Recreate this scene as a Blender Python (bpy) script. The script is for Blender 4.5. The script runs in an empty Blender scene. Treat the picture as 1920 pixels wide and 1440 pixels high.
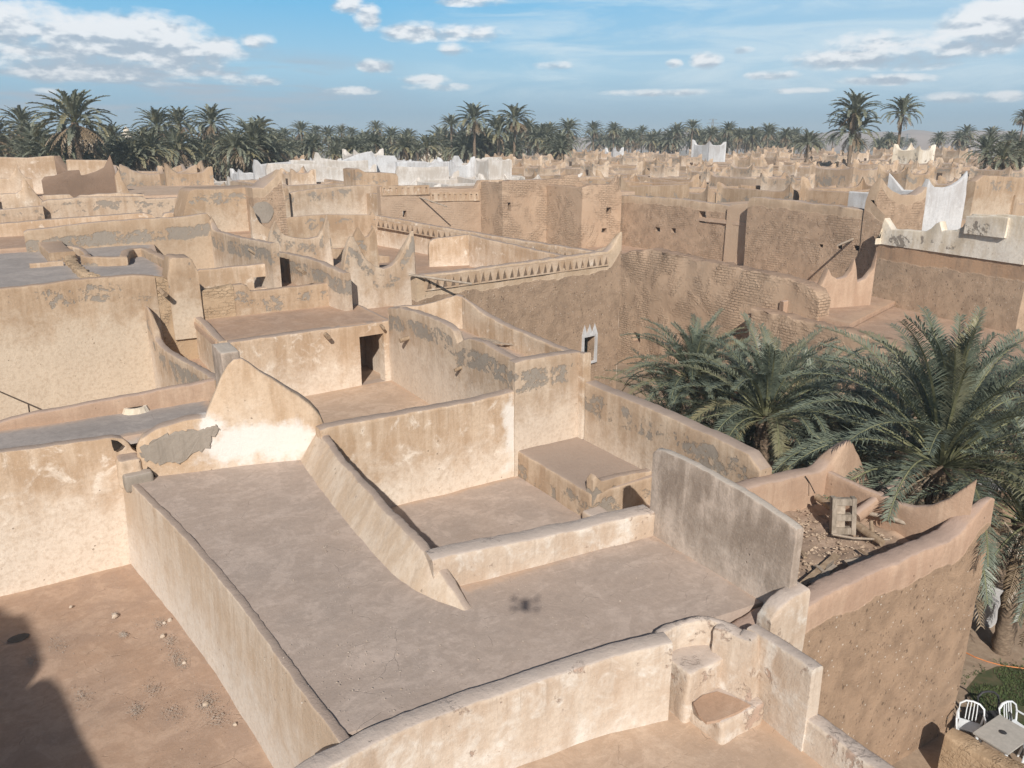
import bpy, math, random
from mathutils import Vector, noise, Matrix
R = math.radians
rnd = random.Random(7)
sc = bpy.context.scene
COL = sc.collection

# ------------------------------------------------------------------ camera
CZ = 13.4                       # camera height above the garden ground
F_, HZ, CX, CY = 1480., 262., 960., 720.
PITCH = math.atan((CY - HZ) / F_); YAW = R(31.8)
cam = bpy.data.objects.new('camera', bpy.data.cameras.new('camera')); COL.objects.link(cam)
cam.location = (0, 0, CZ)
cam.rotation_euler = (R(90) - PITCH, 0, -YAW)
cam.data.sensor_width = 36; cam.data.lens = F_ / 1920 * 36
cam.data.clip_start = 0.05; cam.data.clip_end = 9000
sc.camera = cam
sc.view_settings.view_transform = 'Standard'; sc.view_settings.look = 'None'
sc.view_settings.gamma = 1; sc.view_settings.exposure = 0.10
sc.cycles.volume_bounces = 0

# ------------------------------------------------------------------ sun
SUN_AZ = R(32.9); SUN_EL = R(32.85)      # light travels towards +AZ (sun stands behind the camera)
sl = bpy.data.lights.new('sun', 'SUN'); sl.energy = 4.7; sl.angle = R(0.5); sl.color = (1.0, .935, .845)
so = bpy.data.objects.new('sun', sl); COL.objects.link(so)
ldir = Vector((math.sin(SUN_AZ) * math.cos(SUN_EL), math.cos(SUN_AZ) * math.cos(SUN_EL), -math.sin(SUN_EL)))
so.rotation_euler = ldir.to_track_quat('-Z', 'Y').to_euler(); so.location = (0, 0, 60)

# ------------------------------------------------------------------ node helper
class N:
    def __init__(s, tree): s.t = tree; s.n = tree.nodes; s.l = tree.links
    def new(s, typ, **kw):
        n = s.n.new(typ)
        for k, v in kw.items():
            if k.startswith('i_'):
                key = k[2:]; key = int(key) if key.isdigit() else key.replace('_', ' ')
                s.put(n.inputs[key], v)
            else: setattr(n, k, v)
        return n
    def put(s, sock, v):
        if isinstance(v, bpy.types.NodeSocket): s.l.new(v, sock)
        else:
            if hasattr(sock, 'default_value') and sock.type == 'RGBA' and len(v) == 3: v = (*v, 1)
            sock.default_value = v
    def m(s, op, a, b=0.0, c=None, clamp=False):
        n = s.n.new('ShaderNodeMath'); n.operation = op; n.use_clamp = clamp
        s.put(n.inputs[0], a); s.put(n.inputs[1], b)
        if c is not None: s.put(n.inputs[2], c)
        return n.outputs[0]
    def mix(s, f, a, b, blend='MIX'):
        n = s.n.new('ShaderNodeMix'); n.data_type = 'RGBA'; n.blend_type = blend; n.clamp_factor = True
        s.put(n.inputs[0], f); s.put(n.inputs[6], a); s.put(n.inputs[7], b)
        return n.outputs[2]
    def ss(s, v, a, b):
        n = s.n.new('ShaderNodeMapRange'); n.interpolation_type = 'SMOOTHSTEP'
        s.put(n.inputs[0], v); n.inputs[1].default_value = a; n.inputs[2].default_value = b
        return n.outputs[0]
    def noise(s, vec, scale, detail=5, rough=.55, dist=0.):
        n = s.n.new('ShaderNodeTexNoise'); s.put(n.inputs['Vector'], vec)
        n.inputs['Scale'].default_value = scale; n.inputs['Detail'].default_value = detail
        n.inputs['Roughness'].default_value = rough; n.inputs['Distortion'].default_value = dist
        return n.outputs[0]
    def mapv(s, vec, sc_=(1, 1, 1), loc=(0, 0, 0)):
        n = s.n.new('ShaderNodeMapping'); s.put(n.inputs[0], vec)
        n.inputs['Scale'].default_value = sc_; n.inputs['Location'].default_value = loc
        return n.outputs[0]

# ------------------------------------------------------------------ world: Nishita sky, tinted by elevation, with clouds by direction
def px_dir(px, py):
    r = px - CX; d = py - CY
    dn = d * math.cos(PITCH) + F_ * math.sin(PITCH); fw = F_ * math.cos(PITCH) - d * math.sin(PITCH)
    return (fw * math.sin(YAW) + r * math.cos(YAW), fw * math.cos(YAW) - r * math.sin(YAW), -dn)
def px_ang(px, py):
    v = px_dir(px, py)
    return math.degrees(math.atan2(v[0], v[1])), math.degrees(math.atan2(v[2], math.hypot(v[0], v[1])))
w = bpy.data.worlds.new('World'); sc.world = w; w.use_nodes = True
w.node_tree.nodes.clear(); k = N(w.node_tree)
tc = k.new('ShaderNodeTexCoord')
sky = k.new('ShaderNodeTexSky', sky_type='NISHITA', sun_disc=False, sun_elevation=SUN_EL,
            sun_rotation=SUN_AZ + math.pi, altitude=300, air_density=1.0, dust_density=1.2, ozone_density=1.0)
sep = k.new('ShaderNodeSeparateXYZ', i_0=tc.outputs['Generated'])
az = k.m('MULTIPLY', k.m('ARCTAN2', sep.outputs[0], sep.outputs[1]), 57.2958)
el = k.m('MULTIPLY', k.m('ARCSINE', sep.outputs[2]), 57.2958)
ramp = k.new('ShaderNodeValToRGB', i_Fac=k.m('DIVIDE', el, 12.0, clamp=True))
cr = ramp.color_ramp; cr.elements[0].position = 0; cr.elements[0].color = (.27, .44, .60, 1)
cr.elements[1].position = 1; cr.elements[1].color = (.085, .400, .780, 1)
for p, c in ((.14, (.255, .445, .610)), (.36, (.345, .610, .800)), (.70, (.165, .510, .820))):
    e = cr.elements.new(p); e.color = (*c, 1)
lowsky = ramp.outputs[0]
# paler towards the right of the picture and in the thin cirrus
av = k.new('ShaderNodeCombineXYZ', i_0=az, i_1=el, i_2=0.0).outputs[0]
right = k.ss(az, 22, 62)
lowsky = k.mix(k.m('MULTIPLY', right, k.m('MULTIPLY', k.ss(el, .4, 4), .55)), lowsky, (.50, .665, .80))
cirv = k.mapv(av, (.055, .24, 1), (0, 0, 3)); 
rot = k.new('ShaderNodeMapping', i_0=av); rot.inputs['Rotation'].default_value = (0, 0, R(-14)); rot.inputs['Scale'].default_value = (.07, .42, 1)
cirr = k.noise(rot.outputs[0], 1.6, 9, .62, .6)
band = k.m('MULTIPLY', k.ss(az, 22, 34), k.ss(el, 1.2, 4.0))
lowsky = k.mix(k.m('MULTIPLY', k.ss(cirr, .36, .70), k.m('MULTIPLY', band, .75)), lowsky, (.66, .80, .89))
# a wide thin grey veil on the left, low
veil = k.noise(k.mapv(av, (.09, .8, 1), (5, 2, 0)), 1.3, 7, .6, .3)
leftband = k.m('MULTIPLY', k.m('SUBTRACT', 1.0, k.ss(az, 16, 27)), k.m('MULTIPLY', k.ss(el, .6, 2.2), k.m('SUBTRACT', 1.0, k.ss(el, 4.2, 6.0))))
lowsky = k.mix(k.m('MULTIPLY', k.ss(veil, .40, .62), k.m('MULTIPLY', leftband, .95)), lowsky, (.40, .475, .575))
# cumulus: ellipses given by direction, broken up with noise
CL = [  # px, py, half width px, half height px, density
 (40, 48, 130, 42, 1.2), (150, 75, 110, 50, 1.25), (270, 72, 125, 46, 1.3), (370, 95, 85, 32, 1.15), (90, 118, 160, 30, .85), (300, 125, 150, 24, .8),
 (485, 78, 34, 15, 1.1), (655, 10, 34, 15, 1.1), (690, 30, 26, 26, 1.1), (775, 60, 62, 18, 1.15), (870, 62, 80, 16, .95), (850, 93, 32, 12, 1.1),
 (705, 123, 34, 13, 1.35), (795, 150, 46, 11, .95), (660, 170, 50, 8, .9), (820, 163, 60, 8, .75),
 (1325, 114, 30, 15, 1.25), (1264, 119, 16, 8, .9), (1392, 94, 22, 7, .9), (1040, 123, 40, 8, .8),
 (1875, 45, 110, 42, 1.45), (1800, 85, 110, 26, 1.0), (1655, 85, 110, 26, .95), (1590, 110, 110, 20, 1.1), (1700, 105, 150, 24, .85),
 (1450, 141, 50, 9, 1.0), (1660, 149, 90, 10, 1.1), (1240, 174, 110, 7, .8), (1500, 170, 60, 6, .7), (1785, 184, 60, 11, 1.05), (1885, 181, 50, 11, 1.05),
 (110, 145, 90, 12, .95), (220, 142, 60, 10, .95), (470, 150, 70, 10, .8), (380, 112, 60, 16, .8), (60, 95, 70, 20, .9), (880, 3, 70, 9, .9), (120, 170, 60, 6, .6), (330, 158, 60, 6, .6)]
nz1 = k.noise(k.mapv(av, (.40, .85, 1)), 1.35, 8, .54, .15)
nz2 = k.noise(k.mapv(av, (.40, .85, 1), (0, -.33, 0)), 1.35, 8, .54, .15)
wob = k.m('MULTIPLY', k.m('SUBTRACT', nz1, .47), 2.0)
tot = None; low = None
for (px, py, hw, hh, dn) in CL:
    a0, e0 = px_ang(px, py); da = hw / 1549 * 57.3 * math.cos(R(a0 - 31.8)) ** 2; de = hh / 1549 * 57.3 * math.cos(R(a0 - 31.8))
    ua = k.m('DIVIDE', k.m('SUBTRACT', az, a0), da * 1.25); ue = k.m('DIVIDE', k.m('SUBTRACT', el, e0), de * 1.25)
    q = k.m('ADD', k.m('MULTIPLY', ua, ua), k.m('MULTIPLY', ue, ue))
    b = k.m('MULTIPLY', k.m('SUBTRACT', 1.0, q, clamp=True), dn)
    l_ = k.m('MULTIPLY', b, ue)
    tot = b if tot is None else k.m('MAXIMUM', tot, b)
    low = l_ if low is None else k.m('ADD', low, l_)
dens = k.m('ADD', tot, k.m('MULTIPLY', wob, k.ss(tot, 0.0, .25)))
cmask = k.ss(dens, .14, 1.1)
relief = k.m('MULTIPLY', k.m('SUBTRACT', nz1, nz2), 3.2)
lit = k.m('ADD', k.m('ADD', .50, k.m('MULTIPLY', low, .85)), relief)
ccol = k.mix(k.ss(lit, -.05, .85), (.42, .50, .60), (.93, .94, .96))
lowsky = k.mix(k.m('MULTIPLY', cmask, .93), lowsky, ccol)
bgmix = k.mix(k.ss(el, 9, 17), lowsky, k.mix(1.0, sky.outputs[0], (.05, .05, .05), 'MULTIPLY'))
# below 12 degrees the measured colours of this sky stand in for most of Nishita's whitish horizon
skyl = k.mix(1.0, sky.outputs[0], (.05, .05, .05), 'MULTIPLY')
final = k.mix(k.m('SUBTRACT', 1.0, k.m('MULTIPLY', k.m('SUBTRACT', 1.0, k.ss(el, 9, 17)), .96)), bgmix, skyl)
bg = k.new('ShaderNodeBackground', i_Color=final, i_Strength=1.0)
k.new('ShaderNodeOutputWorld', i_Surface=bg.outputs[0])

# ------------------------------------------------------------------ object helpers
def link(o, par=None):
    COL.objects.link(o)
    if par is not None: o.parent = par
    return o
def thing(name, label, cat, loc=(0, 0, 0), rz=0, group=None):
    o = bpy.data.objects.new(name, None); o.empty_display_size = .3; COL.objects.link(o)
    o.location = loc; o.rotation_euler = (0, 0, rz)
    o['label'] = label; o['category'] = cat
    if group: o['group'] = group
    return o
def tag(o, label=None, cat=None, group=None, kind=None):
    if label: o['label'] = label
    if cat: o['category'] = cat
    if group: o['group'] = group
    if kind: o['kind'] = kind
    return o
def mesh(name, vs, fs, mat, smooth=None, att=None):
    me = bpy.data.meshes.new(name); me.from_pydata(vs, [], fs); me.validate(); me.update()
    for m_ in (mat if isinstance(mat, (list, tuple)) else [mat]): me.materials.append(m_)
    if smooth is not None:
        me.polygons.foreach_set('use_smooth', [True] * len(me.polygons)); me.set_sharp_from_angle(angle=R(smooth))
    if att:
        for an, vals in att.items():
            if len(vals) == len(me.vertices):
                a = me.attributes.new(an, 'FLOAT', 'POINT'); a.data.foreach_set('value', vals)
    return me
def obj(name, vs, fs, mat, par=None, smooth=None, att=None, label=None):
    """vs are relative to the camera height; the parent empties sit in absolute metres without rotation."""
    ox, oy, oz = (par.location if par is not None else (0, 0, 0))
    p = par.parent if (par is not None and par.parent is not None) else None
    if p is not None: ox += p.location[0]; oy += p.location[1]; oz += p.location[2]
    vs = [(x - ox, y - oy, z + CZ - oz) for x, y, z in vs]
    o = link(bpy.data.objects.new(name, mesh(name, vs, fs, mat, smooth, att)), par)
    if label: o['label'] = label
    return o
class MB:
    def __init__(s): s.v = []; s.f = []
    def add(s, vs, fs):
        b = len(s.v); s.v += [tuple(v) for v in vs]; s.f += [tuple(i + b for i in f) for f in fs]
    def box(s, x0, y0, z0, x1, y1, z1, rz=0, c=None):
        vs = [(x0, y0, z0), (x1, y0, z0), (x1, y1, z0), (x0, y1, z0), (x0, y0, z1), (x1, y0, z1), (x1, y1, z1), (x0, y1, z1)]
        if rz:
            cx, cy = c or ((x0 + x1) / 2, (y0 + y1) / 2); ca, sa = math.cos(rz), math.sin(rz)
            vs = [(cx + (x - cx) * ca - (y - cy) * sa, cy + (x - cx) * sa + (y - cy) * ca, z) for x, y, z in vs]
        s.add(vs, [(3, 2, 1, 0), (4, 5, 6, 7), (0, 1, 5, 4), (1, 2, 6, 5), (2, 3, 7, 6), (3, 0, 4, 7)])
    def tube(s, pts, rad, n=8, cap=True, jit=0, flat=1.0):
        pts = [Vector(p) for p in pts]; rs = rad if isinstance(rad, (list, tuple)) else [rad] * len(pts)
        b = len(s.v); up = Vector((0, 0, 1))
        for i, p in enumerate(pts):
            d = (pts[min(i + 1, len(pts) - 1)] - pts[max(i - 1, 0)]).normalized()
            a = d.cross(up) if abs(d.z) < .95 else d.cross(Vector((1, 0, 0)))
            a.normalize(); c = a.cross(d)
            for j in range(n):
                t = 2 * math.pi * j / n; r = rs[i] * (1 + rnd.uniform(-jit, jit))
                s.v.append(tuple(p + a * math.cos(t) * r + c * math.sin(t) * r * flat))
        for i in range(len(pts) - 1):
            for j in range(n):
                j2 = (j + 1) % n
                s.f.append((b + i * n + j, b + i * n + j2, b + (i + 1) * n + j2, b + (i + 1) * n + j))
        if cap:
            s.f.append(tuple(b + j for j in range(n))[::-1]); e = b + (len(pts) - 1) * n
            s.f.append(tuple(e + j for j in range(n)))
    def plank(s, a, b, w_, t, tilt=0.):
        a = Vector(a); b = Vector(b); d = (b - a).normalized(); sd = Vector((-d.y, d.x, 0)).normalized()
        up = d.cross(sd) * -1; sd2 = sd * math.cos(tilt) + up * math.sin(tilt); up2 = sd2.cross(d)
        q = []
        for p in (a, b):
            for u, v in ((-1, -1), (1, -1), (1, 1), (-1, 1)): q.append(p + sd2 * u * w_ / 2 + up2 * v * t / 2)
        s.add(q, [(0, 1, 2, 3), (7, 6, 5, 4), (0, 4, 5, 1), (1, 5, 6, 2), (2, 6, 7, 3), (3, 7, 4, 0)])
    def build(s, name, mat, par=None, smooth=None, label=None, att=None): return obj(name, s.v, s.f, mat, par, smooth, att, label)

# pixel of the photograph -> point of the town, on a level (z), on a wall plane, all relative to the camera
def P(px, py, z): v = px_dir(px, py); t = z / v[2]; return (v[0] * t, v[1] * t, z)
def PL(px, py, plane):
    v = px_dir(px, py)
    if plane[0] == 'X': t = plane[1] / v[0]
    elif plane[0] == 'Y': t = plane[1] / v[1]
    else:
        A, B = plane; dx, dy = B[0] - A[0], B[1] - A[1]; det = -v[0] * dy + dx * v[1]; t = (-A[0] * dy + dx * A[1]) / det
    return (v[0] * t, v[1] * t, v[2] * t)
def fbm(p, s): return noise.noise(Vector(p) * s)

def wall3(par, name, pts, th, base, mat, holes=(), label=None, rough=1.0, rnd_r=None, step=None, side=None, batter=0.0, back=None):
    """A mud wall: visible face runs through pts (x, y, z top); th is laid on the side away from the camera."""
    pts = [Vector(p) for p in pts]
    mid = pts[len(pts) // 2]; dist = max(6, math.hypot(mid.x, mid.y))
    st = step or min(1.5, max(.11, dist * .011)); r = (rnd_r if rnd_r is not None else min(.075, th * .3)) * .8
    d0 = (pts[-1] - pts[0]); nrm = Vector((-d0.y, d0.x, 0))
    if nrm.length < 1e-6: nrm = Vector((0, 1, 0))
    c = sum(pts, Vector()) / len(pts)
    flip = 1 if nrm.dot(Vector((c.x, c.y, 0))) > 0 else -1
    if side: flip *= side
    cum = [0]
    for a, b in zip(pts, pts[1:]): cum.append(cum[-1] + math.hypot(b.x - a.x, b.y - a.y))
    L = cum[-1]; ss = set(round(x, 4) for x in cum)
    for a, b in zip(cum, cum[1:]):
        n = max(1, int((b - a) / st))
        for i in range(1, n): ss.add(round(a + (b - a) * i / n, 4))
    for h in holes: ss.add(round(h[0], 4)); ss.add(round(h[1], 4))
    ss = sorted(ss); keep = [ss[0]]
    hs = set(round(h[i], 4) for h in holes for i in (0, 1))
    for x in ss[1:]:
        if x - keep[-1] > .012 or x in hs: keep.append(x)
    ss = keep; n = len(ss)
    def at(x):
        for i in range(len(cum) - 1):
            if x <= cum[i + 1] + 1e-6 or i == len(cum) - 2:
                t = (x - cum[i]) / max(1e-6, cum[i + 1] - cum[i]); return pts[i].lerp(pts[i + 1], min(1, max(0, t)))
    Pt = [at(x) for x in ss]
    Nn = []
    for i in range(n):
        a = Pt[max(0, i - 1)]; b = Pt[min(n - 1, i + 1)]; v = Vector((-(b.y - a.y), b.x - a.x, 0)) * flip
        Nn.append(v.normalized() if v.length > 1e-6 else Vector((0, 1, 0)))
    ztop = [p.z for p in Pt]
    amp = min(.035, .012 + dist * .0006) * rough
    for i, p in enumerate(Pt):
        if 0 < i < n - 1: ztop[i] += amp * 1.0 * fbm((p.x, p.y, 7), 1.7) + amp * .6 * fbm((p.x, p.y, 3), 5.0)
    zmin = min(ztop) - r
    zs = [base]
    hz = sorted(set([h[2] for h in holes] + [h[3] for h in holes]))
    vst = st * 1.7; marks = sorted(set([base] + [h for h in hz if h > base + .02] + [max(base + .05, zmin - .02)]))
    for a, b in zip(marks, marks[1:]):
        m_ = max(1, min(26, int((b - a) / vst)))
        for i in range(1, m_ + 1): zs.append(a + (b - a) * i / m_)
    rows_f = len(zs)
    V = []; D = []; F = []
    e_ = min(.3, r / th)
    top_prof = [(0.0, -r), (e_ * .30, -.36 * r), (e_, -.04 * r), (.50, 0), (1 - e_, -.04 * r), (1 - e_ * .30, -.36 * r), (1.0, -r)]
    sz = sorted(ztop); zref = sz[len(sz) // 2] + .12; zmx = sz[-1]; tap = zmx - zref > .35
    def put(p, off, z, i):
        if tap and z > zref: off = off * (1 - .72 * min(1, (z - zref) / (zmx - zref)))
        q = p + Nn[i] * off
        dd = amp * (fbm((q.x, q.y, z), .55) * 1.3 + fbm((q.x, q.y, z), 2.3) * .7 + fbm((q.x, q.y, z), 7) * .22)
        s_ = -1 if off < th * .5 else 1
        bt = (batter if (s_ < 0 or back is None) else back) * (ztop[i] - z)
        q = q + Nn[i] * (dd + bt * s_); ed = ztop[i] - z
        if ed < .12: ch = amp * .75 * fbm((q.x, q.y, z), 8.0) + amp * .4 * fbm((q.x, q.y, z), 19.0); q = q + Nn[i] * ch * s_; z -= abs(ch) * .8
        V.append((q.x, q.y, z)); D.append(max(0, ztop[i] - z))
    ncol = rows_f + len(top_prof) + rows_f
    for i in range(n):
        for z in zs: put(Pt[i], 0, min(z, ztop[i] - r), i)
        for (u, dz) in top_prof: put(Pt[i], u * th, ztop[i] + dz, i)
        for z in reversed(zs): put(Pt[i], th, min(z, ztop[i] - r), i)
    def inh(i, j):
        sm = (ss[i] + ss[i + 1]) / 2; zm = (zs[j] + zs[j + 1]) / 2
        return any(h[0] < sm < h[1] and h[2] < zm < h[3] for h in holes)
    for i in range(n - 1):
        a = i * ncol; b = (i + 1) * ncol
        for j in range(ncol - 1):
            if j < rows_f - 1 and inh(i, j): continue
            jb = ncol - 2 - j
            if j >= ncol - rows_f and jb < rows_f - 1 and inh(i, jb): continue
            f = (a + j, b + j, b + j + 1, a + j + 1)
            F.append(f if flip > 0 else f[::-1])
    for h in holes:
        i0 = min(range(n), key=lambda i: abs(ss[i] - h[0])); i1 = min(range(n), key=lambda i: abs(ss[i] - h[1]))
        j0 = min(range(rows_f), key=lambda j: abs(zs[j] - h[2])); j1 = min(range(rows_f), key=lambda j: abs(zs[j] - h[3]))
        loop = [(i, j0) for i in range(i0, i1)] + [(i1, j) for j in range(j0, j1)] + [(i, j1) for i in range(i1, i0, -1)] + [(i0, j) for j in range(j1, j0, -1)]
        for (p, q) in zip(loop, loop[1:] + loop[:1]):
            f = (p[0] * ncol + p[1], p[0] * ncol + ncol - 1 - p[1], q[0] * ncol + ncol - 1 - q[1], q[0] * ncol + q[1])
            F.append(f if flip > 0 else f[::-1])
    e = (n - 1) * ncol
    c0 = tuple(range(ncol)); c1 = tuple(e + j for j in range(ncol))
    F.append(c0 if flip > 0 else c0[::-1]); F.append(c1[::-1] if flip > 0 else c1)
    o = obj(name, V, F, mat, par, 50, {'d': D}, label)
    return o
def wall(par, name, plane, pix, th, base, mat, holes=(), **kw):
    pts = [PL(x, y, plane) for x, y in pix]
    hh = []
    for (x0, y0, x1, y1) in holes:
        a = PL(x0, (y0 + y1) / 2, plane); b = PL(x1, (y0 + y1) / 2, plane)
        s0 = math.hypot(a[0] - pts[0][0], a[1] - pts[0][1]); s1 = math.hypot(b[0] - pts[0][0], b[1] - pts[0][1])
        zt = PL((x0 + x1) / 2, y0, plane)[2]; zb = PL((x0 + x1) / 2, y1, plane)[2]
        hh.append((min(s0, s1), max(s0, s1), zb, zt))
    return wall3(par, name, pts, th, base, mat, hh, **kw)
def patch(par, name, q, mat, n=(10, 10), amp=.02, t=.25, label=None, fs=.8, sides='lrbt', topmin=0.):
    """A roof slab over four corners (x, y, z), slightly uneven."""
    q = [Vector(p) for p in q]; nu, nv = n; V = []; Fc = []
    for j in range(nv + 1):
        for i in range(nu + 1):
            u = i / nu; v = j / nv; p = q[0].lerp(q[1], u).lerp(q[3].lerp(q[2], u), v)
            V.append((p.x, p.y, p.z + amp * (fbm(p, fs) + .4 * fbm(p, fs * 3.3))))
    W_ = nu + 1; lu = (q[1] - q[0]).length; lv = (q[3] - q[0]).length
    ED = [max(0, 1 - min(i / nu * lu if 'l' in sides else 9, (1 - i / nu) * lu if 'r' in sides else 9, j / nv * lv if 'b' in sides else 9, (1 - j / nv) * lv if ('t' in sides and i / nu >= topmin) else 9) / .55) for j in range(nv + 1) for i in range(nu + 1)]
    for j in range(nv):
        for i in range(nu): Fc.append((j * W_ + i, j * W_ + i + 1, (j + 1) * W_ + i + 1, (j + 1) * W_ + i))
    rim = [i for i in range(W_)] + [j * W_ + nu for j in range(1, nv + 1)] + [nv * W_ + i for i in range(nu - 1, -1, -1)] + [j * W_ for j in range(nv - 1, 0, -1)]
    b = len(V)
    for i in rim: V.append((V[i][0], V[i][1], V[i][2] - t))
    m_ = len(rim)
    for i in range(m_): Fc.append((rim[i], b + i, b + (i + 1) % m_, rim[(i + 1) % m_]))
    Fc.append(tuple(b + i for i in range(m_))[::-1])
    a = (q[1] - q[0]).cross(q[3] - q[0])
    if a.z < 0: Fc = [f[::-1] for f in Fc]
    ED += [0] * (len(V) - len(ED))
    return obj(name, V, Fc, mat, par, 40, {'ed': ED}, label)
def rect(par, name, x0, y0, x1, y1, z, mat, **kw): return patch(par, name, [(x0, y0, z), (x1, y0, z), (x1, y1, z), (x0, y1, z)], mat, **kw)
def lump(par, name, x0, y0, z0, x1, y1, z1, mat, r=.06, n=5, amp=.012, label=None):
    """A block with rounded, slightly uneven edges."""
    V = []; Fc = []; idx = {}
    def vid(p):
        kx = tuple(round(c, 5) for c in p)
        if kx not in idx:
            idx[kx] = len(V)
            c = [min(max(p[0], x0 + r), x1 - r), min(max(p[1], y0 + r), y1 - r), min(max(p[2], z0 + r), z1 - r)]
            d = Vector(p) - Vector(c)
            if d.length > 1e-6: d = d.normalized() * r
            q = Vector(c) + d; k2 = amp * (fbm(q, 2.0) + .5 * fbm(q, 6.0)); q += Vector((k2, -k2, k2))
            V.append(tuple(q))
        return idx[kx]
    def lin(a, b): return [a, a + r * .5, a + r] + [a + r + (b - a - 2 * r) * i / n for i in range(1, n)] + [b - r, b - r * .5, b]
    X, Y, Z = lin(x0, x1), lin(y0, y1), lin(z0, z1)
    def face(A, B, f, rev):
        for i in range(len(A) - 1):
            for j in range(len(B) - 1):
                q = [vid(f(A[i], B[j])), vid(f(A[i + 1], B[j])), vid(f(A[i + 1], B[j + 1])), vid(f(A[i], B[j + 1]))]
                Fc.append(tuple(q[::-1] if rev else q))
    face(X, Y, lambda a, b: (a, b, z1), False); face(X, Y, lambda a, b: (a, b, z0), True)
    face(X, Z, lambda a, b: (a, y0, b), False); face(X, Z, lambda a, b: (a, y1, b), True)
    face(Y, Z, lambda a, b: (x1, a, b), False); face(Y, Z, lambda a, b: (x0, a, b), True)
    return obj(name, V, Fc, mat, par, 50, {'d': [z1 - v[2] for v in V]}, label)

# ------------------------------------------------------------------ materials
def newmat(name):
    m_ = bpy.data.materials.new(name); m_.use_nodes = True; m_.node_tree.nodes.clear(); k = N(m_.node_tree)
    b = k.new('ShaderNodeBsdfPrincipled'); b.inputs['Roughness'].default_value = .9
    if 'Specular IOR Level' in b.inputs: b.inputs['Specular IOR Level'].default_value = .2
    k.new('ShaderNodeOutputMaterial', i_Surface=b.outputs[0])
    return m_, k, b
def bump(k, b, h, strength=.5, dist=.03):
    n = k.new('ShaderNodeBump', i_Height=h); n.inputs['Strength'].default_value = strength; n.inputs['Distance'].default_value = dist
    k.l.new(n.outputs[0], b.inputs['Normal'])
def sc3(c, f): return tuple(min(1, x * f) for x in c)
def bricks_h(k, pos, mess=1.0):
    s3 = k.new('ShaderNodeSeparateXYZ', i_0=pos); dn = k.m('MULTIPLY', k.m('SUBTRACT', k.noise(pos, 2.1, 5, .65), .5), .30 * mess); dn2 = k.m('MULTIPLY', k.m('SUBTRACT', k.noise(pos, 5.3, 4, .6), .5), .10 * mess)
    uv = k.new('ShaderNodeCombineXYZ', i_0=k.m('ADD', k.m('ADD', s3.outputs[0], s3.outputs[1]), dn), i_1=k.m('ADD', s3.outputs[2], k.m('ADD', k.m('MULTIPLY', dn, .45), dn2)))
    b_ = k.new('ShaderNodeTexBrick', i_Vector=uv.outputs[0], i_Scale=1.0, i_Mortar_Size=.022, i_Mortar_Smooth=.9, i_Bias=.0, i_Brick_Width=.36, i_Row_Height=.135)
    b_.inputs['Color1'].default_value = (1, 1, 1, 1); b_.inputs['Color2'].default_value = (.55, .55, .55, 1); b_.inputs['Mortar'].default_value = (0, 0, 0, 1)
    return b_.outputs[0]
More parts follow.
